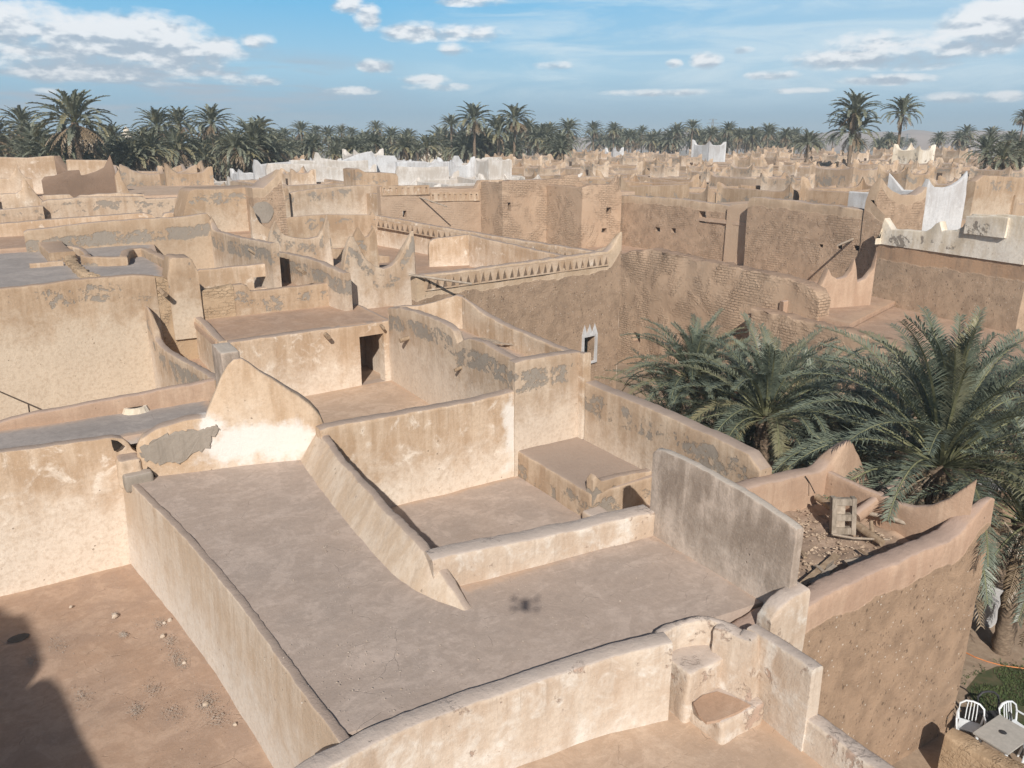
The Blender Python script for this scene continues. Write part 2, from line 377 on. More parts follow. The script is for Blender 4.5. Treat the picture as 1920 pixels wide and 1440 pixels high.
def plaster(name, base, deep, pale, topc, patches=0., patch_c=(.265, .230, .195), pband=(.25, .95), white=.35, wash=0., lower=None, low_d=.6, deepw=1.0, seed=0, fine=1.0, big=.5, courses=0.):
    """Lime and mud plaster: ochre stains, pale washed areas, weathered wall tops, bare cement patches, and optionally bare mud below a painted band."""
    m_, k, b = newmat(name)
    g = k.new('ShaderNodeNewGeometry'); pos = k.mapv(g.outputs['Position'], (1, 1, 1), (seed * 3.1, seed * 1.7, 0))
    d = k.new('ShaderNodeAttribute', attribute_name='d').outputs['Fac']
    nz = k.new('ShaderNodeSeparateXYZ', i_0=g.outputs['Normal']).outputs[2]
    n1 = k.noise(pos, big, 6, .6, .4); n2 = k.noise(pos, 1.9, 7, .65, .5); n3 = k.noise(pos, 9, 5, .6)
    st = k.noise(k.mapv(pos, (2.6, 2.6, .35)), 1.3, 6, .6, .3)
    c = k.mix(k.m('MULTIPLY', k.ss(k.m('ADD', k.m('MULTIPLY', n1, .6), k.m('MULTIPLY', st, .45)), .43, .61), deepw), base, deep)
    # ochre wash is strongest in the upper part of a wall, rain has washed the foot paler
    c = k.mix(k.m('MULTIPLY', k.ss(k.m('ADD', k.m('MULTIPLY', d, .28), k.m('MULTIPLY', n2, .9)), .62, 1.12), white), c, pale)
    if wash: c = k.mix(k.m('MULTIPLY', k.ss(n2, .60 - wash * .25, .70), .85), c, sc3(pale, 1.06))
    c = k.mix(k.m('MULTIPLY', k.ss(n3, .42, .72), .34), c, sc3(deep, .82))
    fine_n = k.noise(pos, 30, 5, .7); c = k.mix(k.m('MULTIPLY', k.ss(fine_n, .56, .70), .30), c, sc3(pale, 1.08)); c = k.mix(k.m('MULTIPLY', k.ss(fine_n, .44, .32), .32), c, sc3(deep, .72))
    drip = k.noise(k.mapv(pos, (5.5, 5.5, .28)), 1.6, 5, .7, .2); c = k.mix(k.m('MULTIPLY', k.m('MULTIPLY', k.ss(drip, .56, .68), k.ss(d, 1.4, .15)), .42), c, sc3(deep, .74))
    vv = k.new('ShaderNodeTexVoronoi', i_Vector=pos, i_Scale=4.2).outputs[0]; hole = k.m('MULTIPLY', k.ss(vv, .12, .07), k.ss(k.noise(pos, 1.1, 2, .5), .57, .62)); c = k.mix(k.m('MULTIPLY', hole, .6), c, sc3(deep, .45))
    rough_h = k.m('SUBTRACT', k.m('ADD', k.m('ADD', k.m('MULTIPLY', n3, .55), k.m('MULTIPLY', fine_n, .30)), k.m('MULTIPLY', n2, .55)), k.m('MULTIPLY', hole, .5))
    if patches:
        pn = k.m('ADD', k.m('MULTIPLY', k.noise(pos, 1.1, 9, .68, .5), .75), k.m('MULTIPLY', k.noise(pos, 6.0, 6, .7), .25))
        bandm = k.m('MULTIPLY', k.ss(d, pband[0] - .1, pband[0] + .1), k.m('SUBTRACT', 1.0, k.ss(d, pband[1] - .12, pband[1] + .12)))
        pm = k.m('MULTIPLY', k.ss(k.m('ADD', pn, k.m('MULTIPLY', bandm, patches)), .60, .64), k.ss(bandm, .02, .2))
        c = k.mix(pm, c, k.mix(n3, patch_c, sc3(patch_c, 1.25)))
        rough_h = k.m('SUBTRACT', rough_h, k.m('MULTIPLY', pm, .5))
    # small spalled spots
    sp = k.ss(k.noise(pos, 6.5, 3, .7), .70, .72)
    c = k.mix(k.m('MULTIPLY', sp, .75), c, k.mix(.5, patch_c, deep))
    hc = k.ss(k.noise(pos, 3.0, 12, .8, 1.2), .495, .505); hc2 = k.m('MULTIPLY', hc, k.m('SUBTRACT', 1.0, hc))
    c = k.mix(k.m('MULTIPLY', hc2, 1.2), c, sc3(deep, .6))
    if lower:
        ln = k.noise(k.mapv(pos, (1, 1, .5)), .9, 5, .6)
        lm = k.ss(k.m('ADD', d, k.m('MULTIPLY', k.m('SUBTRACT', ln, .5), .55)), low_d - .02, low_d + .03)
        straw = k.noise(k.mapv(pos, (9, 9, 22)), 3.0, 4, .7)
        lc = k.mix(k.ss(n2, .35, .7), sc3(lower, 1.06), sc3(lower, .76)); lc = k.mix(k.m('MULTIPLY', k.ss(straw, .64, .72), .6), lc, sc3(lower, 1.5)); lc = k.mix(k.m('MULTIPLY', k.ss(straw, .36, .28), .75), lc, sc3(lower, .45))
        cv = bricks_h(k, pos, .9); wn = k.m('MULTIPLY', k.ss(k.noise(pos, .45, 7, .7, .6), .46, .60), courses)
        lc = k.mix(k.m('MULTIPLY', wn, k.m('MULTIPLY', k.ss(cv, .45, .05), .55)), lc, sc3(lower, .5))
        pit = k.new('ShaderNodeTexVoronoi', i_Vector=k.mapv(pos, (1, 1, .7)), i_Scale=5.5).outputs[0]; pit2 = k.ss(pit, .24, .14); pk = k.ss(k.noise(pos, 3.5, 2, .5), .50, .56)
        pit3 = k.ss(k.new('ShaderNodeTexVoronoi', i_Vector=k.mapv(pos, (1, 1, .6), (7, 3, 1)), i_Scale=13.0).outputs[0], .30, .16); pit2 = k.m('MAXIMUM', pit2, k.m('MULTIPLY', pit3, .8))
        lc = k.mix(k.m('MULTIPLY', k.m('MULTIPLY', pit2, pk), .75), lc, sc3(lower, .32))
        wsp = k.new('ShaderNodeTexVoronoi', i_Vector=k.mapv(pos, (1, 1, 1), (4.3, 2.2, 1.1)), i_Scale=5.5).outputs[0]; lc = k.mix(k.m('MULTIPLY', k.ss(wsp, .13, .08), .7), lc, (.72, .66, .58))
        c = k.mix(lm, c, lc)
        rough_h = k.m('ADD', rough_h, k.m('MULTIPLY', lm, k.m('MULTIPLY', k.m('MULTIPLY', cv, wn), 1.3)))
        rough_h = k.m('ADD', rough_h, k.m('MULTIPLY', lm, k.m('ADD', k.m('MULTIPLY', k.noise(pos, 15, 6, .7), 1.0), k.m('MULTIPLY', k.noise(pos, 3, 3), .25))))
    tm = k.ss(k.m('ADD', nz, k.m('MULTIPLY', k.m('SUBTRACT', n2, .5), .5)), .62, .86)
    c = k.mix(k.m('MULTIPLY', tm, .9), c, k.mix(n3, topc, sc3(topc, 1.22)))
    k.l.new(c, b.inputs['Base Color']); bump(k, b, rough_h, .75 * fine, .035)
    return m_
def floor_mat(name, c1, c2, c3, seed=0, grit=.55, cracks=.22):
    m_, k, b = newmat(name); g = k.new('ShaderNodeNewGeometry'); pos = k.mapv(g.outputs['Position'], (1, 1, 1), (seed * 5.3, seed, 0))
    n1 = k.noise(pos, .45, 6, .6, .5); n2 = k.noise(pos, 2.2, 8, .65, .3); n3 = k.noise(pos, 22, 5, .7)
    c = k.mix(k.ss(n1, .36, .66), c1, c2); c = k.mix(k.m('MULTIPLY', k.ss(n2, .5, .72), .7), c, c3)
    c = k.mix(k.m('MULTIPLY', k.ss(n3, .58, .66), grit), c, sc3(c3, 1.35)); c = k.mix(k.m('MULTIPLY', k.ss(n3, .40, .32), grit), c, sc3(c1, .55))
    big = k.noise(pos, .9, 9, .72, .8); c = k.mix(k.m('MULTIPLY', k.ss(big, .50, .56), .38), c, sc3(c3, 1.12)); c = k.mix(k.m('MULTIPLY', k.ss(big, .44, .38), .32), c, sc3(c1, .76))
    scf = k.noise(k.mapv(pos, (1.2, 5, 1)), 1.3, 7, .7, .6); c = k.mix(k.m('MULTIPLY', k.ss(scf, .58, .66), .30), c, sc3(c3, 1.2))
    mid = k.noise(pos, 7.0, 6, .7); c = k.mix(k.m('MULTIPLY', k.ss(mid, .42, .62), .35), c, sc3(c1, .78))
    vo = k.new('ShaderNodeTexVoronoi', feature='DISTANCE_TO_EDGE', i_Vector=k.mapv(k.mix(.25, pos, k.new('ShaderNodeTexNoise', i_Vector=pos, i_Scale=1.6, i_Detail=5.).outputs[1]), (1, 1, 1)), i_Scale=.9).outputs[0]
    ck = k.m('MULTIPLY', k.m('SUBTRACT', 1.0, k.ss(vo, .0, .006)), k.ss(n2, .50, .58))
    c = k.mix(k.m('MULTIPLY', ck, cracks), c, sc3(c1, .4))
    ed = k.new('ShaderNodeAttribute', attribute_name='ed').outputs['Fac']
    c = k.mix(k.m('MULTIPLY', k.ss(k.m('ADD', ed, k.m('MULTIPLY', k.m('SUBTRACT', n2, .5), 1.2)), .35, .95), .7), c, (.52, .37, .265))
    k.l.new(c, b.inputs['Base Color'])
    bump(k, b, k.m('SUBTRACT', k.m('ADD', k.m('MULTIPLY', n3, .35), k.m('MULTIPLY', n2, .8)), k.m('MULTIPLY', ck, .5)), .55, .03)
    return m_
def adobe(name, c1, c2, c3, bricks=.6, seed=0, topc=None, mess=.85):
    """Bare mud wall: courses of mud brick showing through worn mud render, straw, small holes."""
    m_, k, b = newmat(name); g = k.new('ShaderNodeNewGeometry'); pos = k.mapv(g.outputs['Position'], (1, 1, 1), (seed * 2.3, seed * 4.1, 0))
    n1 = k.noise(pos, .25, 6, .6, .5); n2 = k.noise(pos, 1.3, 8, .65, .4); n3 = k.noise(pos, 7, 6, .65)
    cv = bricks_h(k, pos, mess)
    worn = k.m('MULTIPLY', k.ss(k.noise(pos, .5, 7, .7, .6), .42, .60), bricks)
    c = k.mix(k.ss(n1, .36, .64), c1, c2); c = k.mix(k.m('MULTIPLY', k.ss(n2, .45, .75), .6), c, c3)
    c = k.mix(k.m('MULTIPLY', worn, k.m('MULTIPLY', k.ss(cv, .45, .05), .55)), c, sc3(c1, .5))
    c = k.mix(k.m('MULTIPLY', k.ss(n3, .40, .30), .45), c, sc3(c1, .55)); c = k.mix(k.m('MULTIPLY', k.ss(n3, .60, .72), .4), c, sc3(c3, 1.2))
    if topc:
        nz = k.new('ShaderNodeSeparateXYZ', i_0=g.outputs['Normal']).outputs[2]; c = k.mix(k.ss(nz, .6, .85), c, topc)
    k.l.new(c, b.inputs['Base Color'])
    h = k.m('ADD', k.m('MULTIPLY', n3, .5), k.m('MULTIPLY', k.noise(pos, 20, 5, .7), .25))
    h = k.m('ADD', h, k.m('MULTIPLY', k.m('MULTIPLY', cv, worn), 1.3)); h = k.m('ADD', h, k.m('MULTIPLY', n2, .5))
    h = k.m('ADD', h, k.m('MULTIPLY', k.noise(pos, 55, 3, .7), .12))
    bump(k, b, h, .9, .05)
    return m_
def simple(name, c1, c2, scale=8., rough=.8, bmp=.3, stretch=(1, 1, 1), spec=.2, coord='Object'):
    m_, k, b = newmat(name)
    v = k.new('ShaderNodeTexCoord').outputs[coord] if coord != 'P' else k.new('ShaderNodeNewGeometry').outputs['Position']
    n = k.noise(k.mapv(v, stretch), scale, 6, .65, .3)
    k.l.new(k.mix(k.ss(n, .35, .68), c1, c2), b.inputs['Base Color']); b.inputs['Roughness'].default_value = rough; b.inputs['Specular IOR Level'].default_value = spec
    bump(k, b, n, bmp, .02); return m_

TOP = (.330, .262, .222)
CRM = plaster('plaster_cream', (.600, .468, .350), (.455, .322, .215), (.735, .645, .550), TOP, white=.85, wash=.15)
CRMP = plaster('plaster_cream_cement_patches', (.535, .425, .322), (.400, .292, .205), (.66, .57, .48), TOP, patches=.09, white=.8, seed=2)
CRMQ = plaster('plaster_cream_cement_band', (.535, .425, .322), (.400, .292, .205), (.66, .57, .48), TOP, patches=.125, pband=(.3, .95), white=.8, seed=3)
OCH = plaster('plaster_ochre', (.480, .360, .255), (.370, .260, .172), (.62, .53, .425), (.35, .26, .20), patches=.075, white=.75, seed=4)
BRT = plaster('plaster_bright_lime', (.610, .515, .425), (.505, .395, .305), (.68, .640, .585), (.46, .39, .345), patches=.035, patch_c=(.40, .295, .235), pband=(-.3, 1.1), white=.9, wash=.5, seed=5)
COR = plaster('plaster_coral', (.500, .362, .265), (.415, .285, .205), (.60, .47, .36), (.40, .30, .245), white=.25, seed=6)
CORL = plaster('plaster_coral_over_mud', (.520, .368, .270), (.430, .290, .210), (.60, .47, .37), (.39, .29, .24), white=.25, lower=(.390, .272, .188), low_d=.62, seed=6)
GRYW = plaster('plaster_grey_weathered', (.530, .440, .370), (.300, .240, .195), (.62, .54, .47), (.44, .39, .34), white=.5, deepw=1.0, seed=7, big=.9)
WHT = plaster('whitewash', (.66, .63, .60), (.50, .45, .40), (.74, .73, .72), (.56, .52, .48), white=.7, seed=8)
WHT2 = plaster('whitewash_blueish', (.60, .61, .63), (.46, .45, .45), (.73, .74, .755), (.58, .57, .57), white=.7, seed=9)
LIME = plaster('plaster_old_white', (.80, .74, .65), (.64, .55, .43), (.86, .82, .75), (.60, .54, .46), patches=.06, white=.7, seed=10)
MUD = adobe('mud_render_brown', (.430, .312, .225), (.485, .358, .262), (.53, .40, .295), .35, 1, topc=(.36, .25, .18))
MUDB = adobe('mud_brick_worn', (.445, .318, .225), (.500, .365, .262), (.54, .405, .295), 1.0, 2, topc=(.37, .26, .19))
MUDR = adobe('mud_render_smooth', (.46, .34, .245), (.50, .375, .275), (.55, .42, .31), .0, 3)
ROUGH = adobe('rough_exposed_stone', (.40, .29, .19), (.49, .36, .24), (.55, .42, .29), .6, 4, mess=2.4)
DRK = adobe('dark_stone_and_shade', (.215, .150, .110), (.265, .185, .135), (.30, .21, .155), .1, 5)
FGR = floor_mat('roof_grey_mauve', (.345, .278, .243), (.385, .315, .275), (.44, .365, .32), 1, .30)
FGC = floor_mat('roof_mauve_pink', (.450, .360, .303), (.415, .340, .293), (.535, .44, .38), 2, .25)
FCO = floor_mat('roof_coral', (.440, .300, .215), (.390, .280, .215), (.50, .365, .275), 3, .25)
FLC = floor_mat('roof_light_coral', (.520, .385, .285), (.46, .345, .265), (.59, .465, .365), 4, .2)
FDB = floor_mat('roof_debris', (.375, .275, .205), (.33, .24, .18), (.44, .335, .26), 5, .7)
FBL = floor_mat('roof_grey_cement', (.335, .302, .285), (.375, .335, .315), (.43, .385, .355), 6, .2)
WOOD = simple('palm_wood', (.235, .165, .11), (.40, .305, .215), 6, .85, .6, (1, 1, 1))
WOODG = simple('grey_timber', (.30, .245, .195), (.44, .37, .30), 9, .85, .5)
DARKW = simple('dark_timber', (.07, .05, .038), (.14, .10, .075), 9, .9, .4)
CEM = simple('cement_block', (.30, .27, .24), (.40, .36, .31), 14, .95, .6)
BLK = simple('black_cable', (.015, .015, .016), (.03, .03, .03), 5, .6, .1)
ORG = simple('orange_hose', (.62, .22, .08), (.70, .28, .11), 5, .6, .1)
PLS = simple('white_plastic', (.70, .74, .78), (.78, .81, .84), 3, .35, .02, spec=.5)
TBL = simple('grey_table_top', (.40, .385, .36), (.47, .45, .42), 10, .6, .05, spec=.4)
STONE = simple('pale_stone', (.42, .33, .25), (.62, .54, .46), 6, .9, .5, coord='P')
DFAB = simple('dark_plastic', (.03, .03, .035), (.06, .06, .065), 5, .5, .05)
MET = simple('galvanised_steel', (.22, .24, .26), (.30, .32, .34), 5, .5, .05)

# ------------------------------------------------------------------ ground, hills, garden
def sheet(name, x0, y0, x1, y1, z, mat):
    me_v = [(x0, y0, z), (x1, y0, z), (x1, y1, z), (x0, y1, z)]
    return tag(obj(name, me_v, [(0, 1, 2, 3)], mat), kind='structure')
GRD = floor_mat('ground_earth', (.30, .225, .165), (.36, .27, .20), (.41, .32, .24), 8, .4, 0)
sheet('ground', -1900, -1900, 2100, 2100, -13.4, GRD)
hv = []; hf = []
for i in range(61):
    a = R(28 + i * .75 + 4); hgt = (14 + 13 * fbm((i * .22, 3, 0), 1.0) + 7 * fbm((i * .9, 8, 0), 1.0)) * min(1, i / 12)
    for (rr, zz) in ((1100, -13.4), (1250, -13.4 + 9 + hgt * .7), (1450, -13.4 + 13 + hgt * .9), (1800, -13.4)):
        hv.append((rr * math.sin(a), rr * math.cos(a), zz))
for i in range(60):
    for j in range(3): hf.append((i * 4 + j, i * 4 + j + 1, (i + 1) * 4 + j + 1, (i + 1) * 4 + j))
HIL = simple('desert_hills', (.42, .28, .20), (.50, .35, .26), .01, .95, .1, coord='P')
tag(obj('hills', hv, [f[::-1] for f in hf], HIL, smooth=40), kind='structure')
#@@REST@@
# ================================================================== the town, near part
TOPT = (.36, .285, .24)
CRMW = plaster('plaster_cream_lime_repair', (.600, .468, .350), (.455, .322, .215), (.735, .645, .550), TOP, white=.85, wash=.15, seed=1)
def add_blot(m_, blots, col=(.76, .72, .67)):
    """Lime repairs: pale areas at fixed places on one wall."""
    k = N(m_.node_tree); b = next(n for n in k.n if n.type == 'BSDF_PRINCIPLED'); src = b.inputs['Base Color'].links[0].from_socket
    g = k.new('ShaderNodeNewGeometry').outputs['Position']; n_ = k.noise(g, 2.2, 6, .65); tot = None
    for (c, r) in blots:
        v = k.new('ShaderNodeVectorMath', operation='SUBTRACT', i_0=g, i_1=(c[0], c[1], c[2] + CZ)).outputs[0]
        v = k.new('ShaderNodeVectorMath', operation='DIVIDE', i_0=v, i_1=r).outputs[0]
        l = k.new('ShaderNodeVectorMath', operation='LENGTH', i_0=v).outputs['Value']; mm = k.m('SUBTRACT', 1.25, l)
        tot = mm if tot is None else k.m('MAXIMUM', tot, mm)
    f = k.ss(k.m('ADD', tot, k.m('MULTIPLY', k.m('SUBTRACT', n_, .5), 2.2)), .05, .75)
    k.l.new(k.mix(k.m('MULTIPLY', f, .86), src, col), b.inputs['Base Color'])
add_blot(CRMW, [(PL(958, 775, ('Y', 18.8)), (.28, 2, .6)), (PL(968, 830, ('Y', 18.8)), (.45, 2, .6)), (PL(975, 870, ('Y', 18.8)), (.7, 2, .25))])
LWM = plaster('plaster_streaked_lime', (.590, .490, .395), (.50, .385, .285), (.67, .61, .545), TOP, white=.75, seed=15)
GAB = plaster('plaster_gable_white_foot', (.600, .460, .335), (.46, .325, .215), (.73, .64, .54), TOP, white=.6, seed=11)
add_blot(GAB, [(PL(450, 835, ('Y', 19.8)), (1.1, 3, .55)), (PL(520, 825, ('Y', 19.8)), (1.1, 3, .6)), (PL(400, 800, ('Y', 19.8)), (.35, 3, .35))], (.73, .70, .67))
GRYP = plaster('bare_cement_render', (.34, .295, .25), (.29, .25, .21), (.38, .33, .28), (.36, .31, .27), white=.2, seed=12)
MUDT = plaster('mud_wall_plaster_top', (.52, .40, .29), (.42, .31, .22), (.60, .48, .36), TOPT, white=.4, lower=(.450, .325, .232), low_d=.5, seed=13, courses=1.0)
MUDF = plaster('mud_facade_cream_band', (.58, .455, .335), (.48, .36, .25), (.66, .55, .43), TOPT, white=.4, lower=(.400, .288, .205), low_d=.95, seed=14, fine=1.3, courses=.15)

# ---- house with the big terrace in front
H1 = thing('house', 'nearest house, with the wide mauve roof terrace, sunken court and rising cream gable wall', 'house', (7, 14, 0))
T = -8.1
patch(H1, 'roof_terrace', [(2.86, 9.15, T), (10.75, 8.3, T), (10.75, 11.75, T), (2.62, 11.75, T)], FGC, n=(60, 28), amp=.015, sides='rt', topmin=.42)
patch(H1, 'roof_terrace', [(2.62, 11.75, T), (5.75, 11.75, T), (5.75, 19.9, T), (1.5, 20.6, T)], FGC, n=(26, 56), amp=.015, sides='rt', label='long grey arm of the terrace running back to the gable wall')
wall3(H1, 'terrace_side_wall', [(1.30, 20.75, -8.07), (1.62, 19.0, -8.07), (1.95, 17.0, -8.07), (2.2, 15.0, -8.07), (2.39, 13.2, -8.07), (2.52, 11.6, -8.07), (2.62, 10.3, -8.07), (2.76, 8.9, -8.05)], .16, -11.0, LWM, step=.14, rnd_r=.03, batter=.05, rough=.9, label='long pale wall below the left edge of the terrace')
wall3(H1, 'court_side_wall', [(6.02, 19.6, -7.28), (5.86, 18.4, -7.30), (5.75, 17.0, -7.34), (5.66, 15.6, -7.36), (5.62, 14.0, -7.38), (5.62, 13.0, -7.40), (5.64, 12.5, -7.44), (5.67, 12.1, -7.52), (5.70, 11.8, -7.62), (5.73, 11.5, -7.78), (5.76, 11.25, -7.94), (5.78, 11.0, -8.08), (5.79, 10.85, -8.18)], .17, -9.9, LWM, step=.10, rnd_r=.045, batter=.62, back=.06, rough=1.6)
wall(H1, 'gable_wall', ((1.2, 20.5), (5.4, 19.46)), [(255, 838), (262, 824), (300, 802), (345, 788), (385, 782), (392, 762), (402, 738), (414, 708), (426, 686), (438, 673), (452, 671), (466, 680), (485, 695), (510, 710), (535, 727), (560, 742), (583, 760), (600, 778), (609, 800), (613, 815)], .5, -10.0, GAB, step=.12, rnd_r=.1)
# bare cement area on the low part of the gable
cm = [PL(x, y, ((1.2, 20.5), (5.4, 19.46))) for x, y in [(264, 838), (268, 862), (300, 868), (335, 868), (360, 852), (392, 838), (398, 818), (413, 802), (405, 797), (385, 803), (340, 806), (300, 818)]]
_j = random.Random(3); cm = [Vector(a).lerp(Vector(b), t) + Vector((_j.uniform(-.05, .05), 0, _j.uniform(-.05, .05))) for a, b in zip(cm, cm[1:] + cm[:1]) for t in (0, .17, .33, .5, .67, .83)]
nn = Vector((-.24, -.97, 0)); nn.normalize(); cmv = [(Vector(p) + nn * .05) for p in cm] + [(Vector(p) - nn * .05) for p in cm]; q = len(cm)
obj('cement_repair', [tuple(v) for v in cmv], [tuple(range(q))] + [(i, i + q, (i + 1) % q + q, (i + 1) % q) for i in range(q)], GRYP, H1)
wall(H1, 'court_back_wall', ('Y', 18.8), [(600, 806), (615, 800), (650, 794), (700, 785), (750, 777), (800, 768), (850, 759), (900, 750), (940, 740), (964, 733)], .42, -10.1, CRMW, step=.14)
rw = [PL(x, y, ('X', 14.1)) for x, y in [(1098, 716), (1120, 727), (1150, 738), (1200, 758), (1250, 779), (1300, 802), (1350, 824)]]
wall3(H1, 'court_right_wall', rw + [(14.1, 12.5, rw[-1][2] - .03), (14.1, 12.0, rw[-1][2] - .05), (14.1, 11.6, -7.5)], .45, -13.4, CRMP, step=.15)
rect(H1, 'court_floor', 5.5, 11.9, 14.15, 18.85, -9.8, FGC, n=(50, 40), amp=.03)
wall(H1, 'low_parapet', ((5.4, 11.8), (10.55, 11.3)), [(812, 1052), (822, 1047), (860, 1038), (917, 1026), (990, 1012), (1064, 997), (1150, 977), (1228, 960)], .46, -10.0, BRT, step=.12, rnd_r=.07)
lump(H1, 'bench_platform', 11.85, 15.15, -9.95, 14.2, 18.85, -8.98, CRMP, r=.07, n=14)
wall(H1, 'bench_end_wall', ((11.75, 15.12), (14.1, 15.30)), [(1112, 900), (1118, 892), (1128, 901), (1160, 894), (1190, 888), (1222, 882)], .25, -9.95, CRMQ, holes=[(1152, 930, 1168, 952), (1186, 930, 1197, 950)], step=.08, rnd_r=.05)
lump(H1, 'bench_step', 11.55, 14.55, -9.95, 12.15, 15.15, -9.35, BRT, r=.08, n=5)
wall(H1, 'standing_wall', ('X', 10.58), [(1224, 848), (1230, 842), (1245, 846), (1300, 870), (1350, 899), (1400, 928), (1450, 960), (1484, 985), (1493, 993)], .2, -10.0, GRYW, step=.11, rnd_r=.05, label='thin free standing wall blotched with grey and brown')
wall3(H1, 'buttress', [(9.95, 7.62, -7.86), (10.15, 7.6, -7.66), (10.4, 7.58, -7.55), (10.82, 7.56, -7.50)], .34, -10.5, BRT, step=.08, rnd_r=.07)
fp = [P(x, y, z) for x, y, z in [(560, 1475, -7.97), (610, 1440, -7.97), (653, 1419, -7.98), (710, 1390, -7.98), (774, 1361, -7.97), (835, 1338, -7.98), (895, 1316, -7.98), (970, 1292, -7.97), (1048, 1266, -7.96), (1100, 1248, -7.95), (1154, 1230, -7.93), (1210, 1216, -7.9), (1262, 1205, -7.9)]]
wall3(H1, 'front_parapet', fp, .36, -10.9, BRT, step=.09, rnd_r=.06)
arc = [P(x, y, -7.92) for x, y in [(1240, 1200), (1246, 1186), (1262, 1176), (1282, 1169), (1305, 1165), (1330, 1165), (1352, 1170), (1374, 1182)]]
wall3(H1, 'curved_parapet', arc, .16, -10.2, BRT, step=.07, rnd_r=.06, rough=1.6)
sh_ = P(1384, 1196, -7.95); wall3(H1, 'niche_shoulder', [(sh_[0] - .12, sh_[1] + .42, -7.93), (sh_[0] - .02, sh_[1] + .1, -7.93), (sh_[0] + .06, sh_[1] - .25, -7.92), (9.52, 7.5, -7.9)], .30, -10.2, BRT, step=.08, rnd_r=.08, rough=1.8, batter=.12, back=0)
lump(H1, 'stair_step', 8.30, 7.82, -9.6, 9.5, 8.5, -8.42, BRT, r=.07, n=8, amp=.035, label='upper step inside the curved parapet niche')
lump(H1, 'stair_step', 8.42, 7.15, -9.6, 9.45, 7.9, -8.98, BRT, r=.08, n=8, amp=.035, label='lower step block with a worn brown top')
wp = [P(x, y, -8.96) for x, y in [(1300, 1318), (1318, 1303), (1345, 1296), (1385, 1310), (1408, 1322), (1380, 1336), (1350, 1349), (1325, 1354), (1310, 1340)]]
obj('worn_patch', [tuple(p) for p in wp] + [(x, y, z - .05) for x, y, z in wp], [tuple(range(9))[::-1]] + [(i, (i + 1) % 9, (i + 1) % 9 + 9, i + 9) for i in range(9)], FCO, H1)
wall3(H1, 'stair_side_wall', [(9.50, 7.75, -7.92), (9.50, 7.2, -7.9), (9.46, 6.7, -7.86), (9.44, 6.38, -7.86)], .27, -10.9, BRT, step=.09, rnd_r=.07)
wall3(H1, 'lower_side_wall', [(9.48, 6.42, -8.80), (9.46, 5.6, -8.78), (9.42, 4.3, -8.78)], .30, -13.4, BRT, step=.11, rnd_r=.07)
rect(H1, 'lower_terrace', 1.5, 4.0, 9.5, 8.7, -9.42, FLC, n=(40, 24), amp=.03)
rect(H1, 'back_strip_roof', -6, 20.85, 3.9, 22.95, -7.1, FBL, n=(40, 12), amp=.03)
wall(H1, 'strip_parapet', ((-1.15, 22.95), (3.75, 22.70)), [(-60, 802), (0, 792), (20, 785), (60, 776), (120, 765), (200, 750), (260, 740), (320, 728), (370, 719), (402, 713)], .32, -11.2, COR, step=.14, rnd_r=.08)
ax = P(418, 652, -5.75)
lump(H1, 'pillar', ax[0] - .22, ax[1] - .75, -7.3, ax[0] + .30, ax[1] + .5, -5.72, GRYW, r=.05, n=6)
def shade_plate(par, plane, pxs, nrm, name, out=.05):  # flat dark plate, painted shade in place of a real opening
    n_ = Vector(nrm).normalized(); f_ = [Vector(PL(x, y, plane)) + n_ * out for x, y in pxs]; q = len(f_)
    obj(name, [tuple(v) for v in f_] + [tuple(v - n_ * .1) for v in f_], [tuple(range(q))] + [(i, i + q, (i + 1) % q + q, (i + 1) % q) for i in range(q)], HOLE_SHADE, par)
HOLE_SHADE = simple('hole_shade', (.018, .013, .010), (.04, .03, .022), 6, .95, .3)  # near black colour standing in for the shade inside holes
shade_plate(H1, ((1.2, 20.5), (5.4, 19.46)), [(277, 874), (283, 878), (290, 890), (297, 902), (301, 911), (290, 912), (282, 905), (276, 895), (274, 884)], (-.24, -.97, 0), 'drain_opening_shade')
shade_plate(H1, ('Y', 20.9), [(207, 821), (219, 823), (227, 829), (222, 835), (212, 840), (209, 832)], (0, -1, 0), 'drain_opening_shade', .25)
lump(H1, 'curb', 1.28, 20.02, -8.3, 1.95, 20.62, -7.86, GRYP, r=.07, n=4, amp=.02)
# smoke hole ring in the strip roof
c = P(255, 770, -7.08); ring = MB()
for a_ in range(14):
    t = a_ * 2 * math.pi / 14; t2 = (a_ + 1) * 2 * math.pi / 14; r0, r1 = .17, .30
    ring.add([(c[0] + math.cos(q_) * r * 1.2, c[1] + math.sin(q_) * r * .9, z) for q_ in (t, t2) for (r, z) in ((r1, -7.12), (r1 - .06, -6.96), (r0, -6.96), (r0, -7.06))], [(4, 5, 1, 0), (5, 6, 2, 1), (6, 7, 3, 2)])
ring.build('smoke_hole_rim', LIME, H1, 60)
ring = MB(); ring.add([(c[0] + math.cos(t * .449) * .215, c[1] + math.sin(t * .449) * .16, -6.975) for t in range(14)], [tuple(range(14))]); ring.build('smoke_hole_shade', HOLE_SHADE, H1)  # flat dark disc paints the shade inside the smoke hole

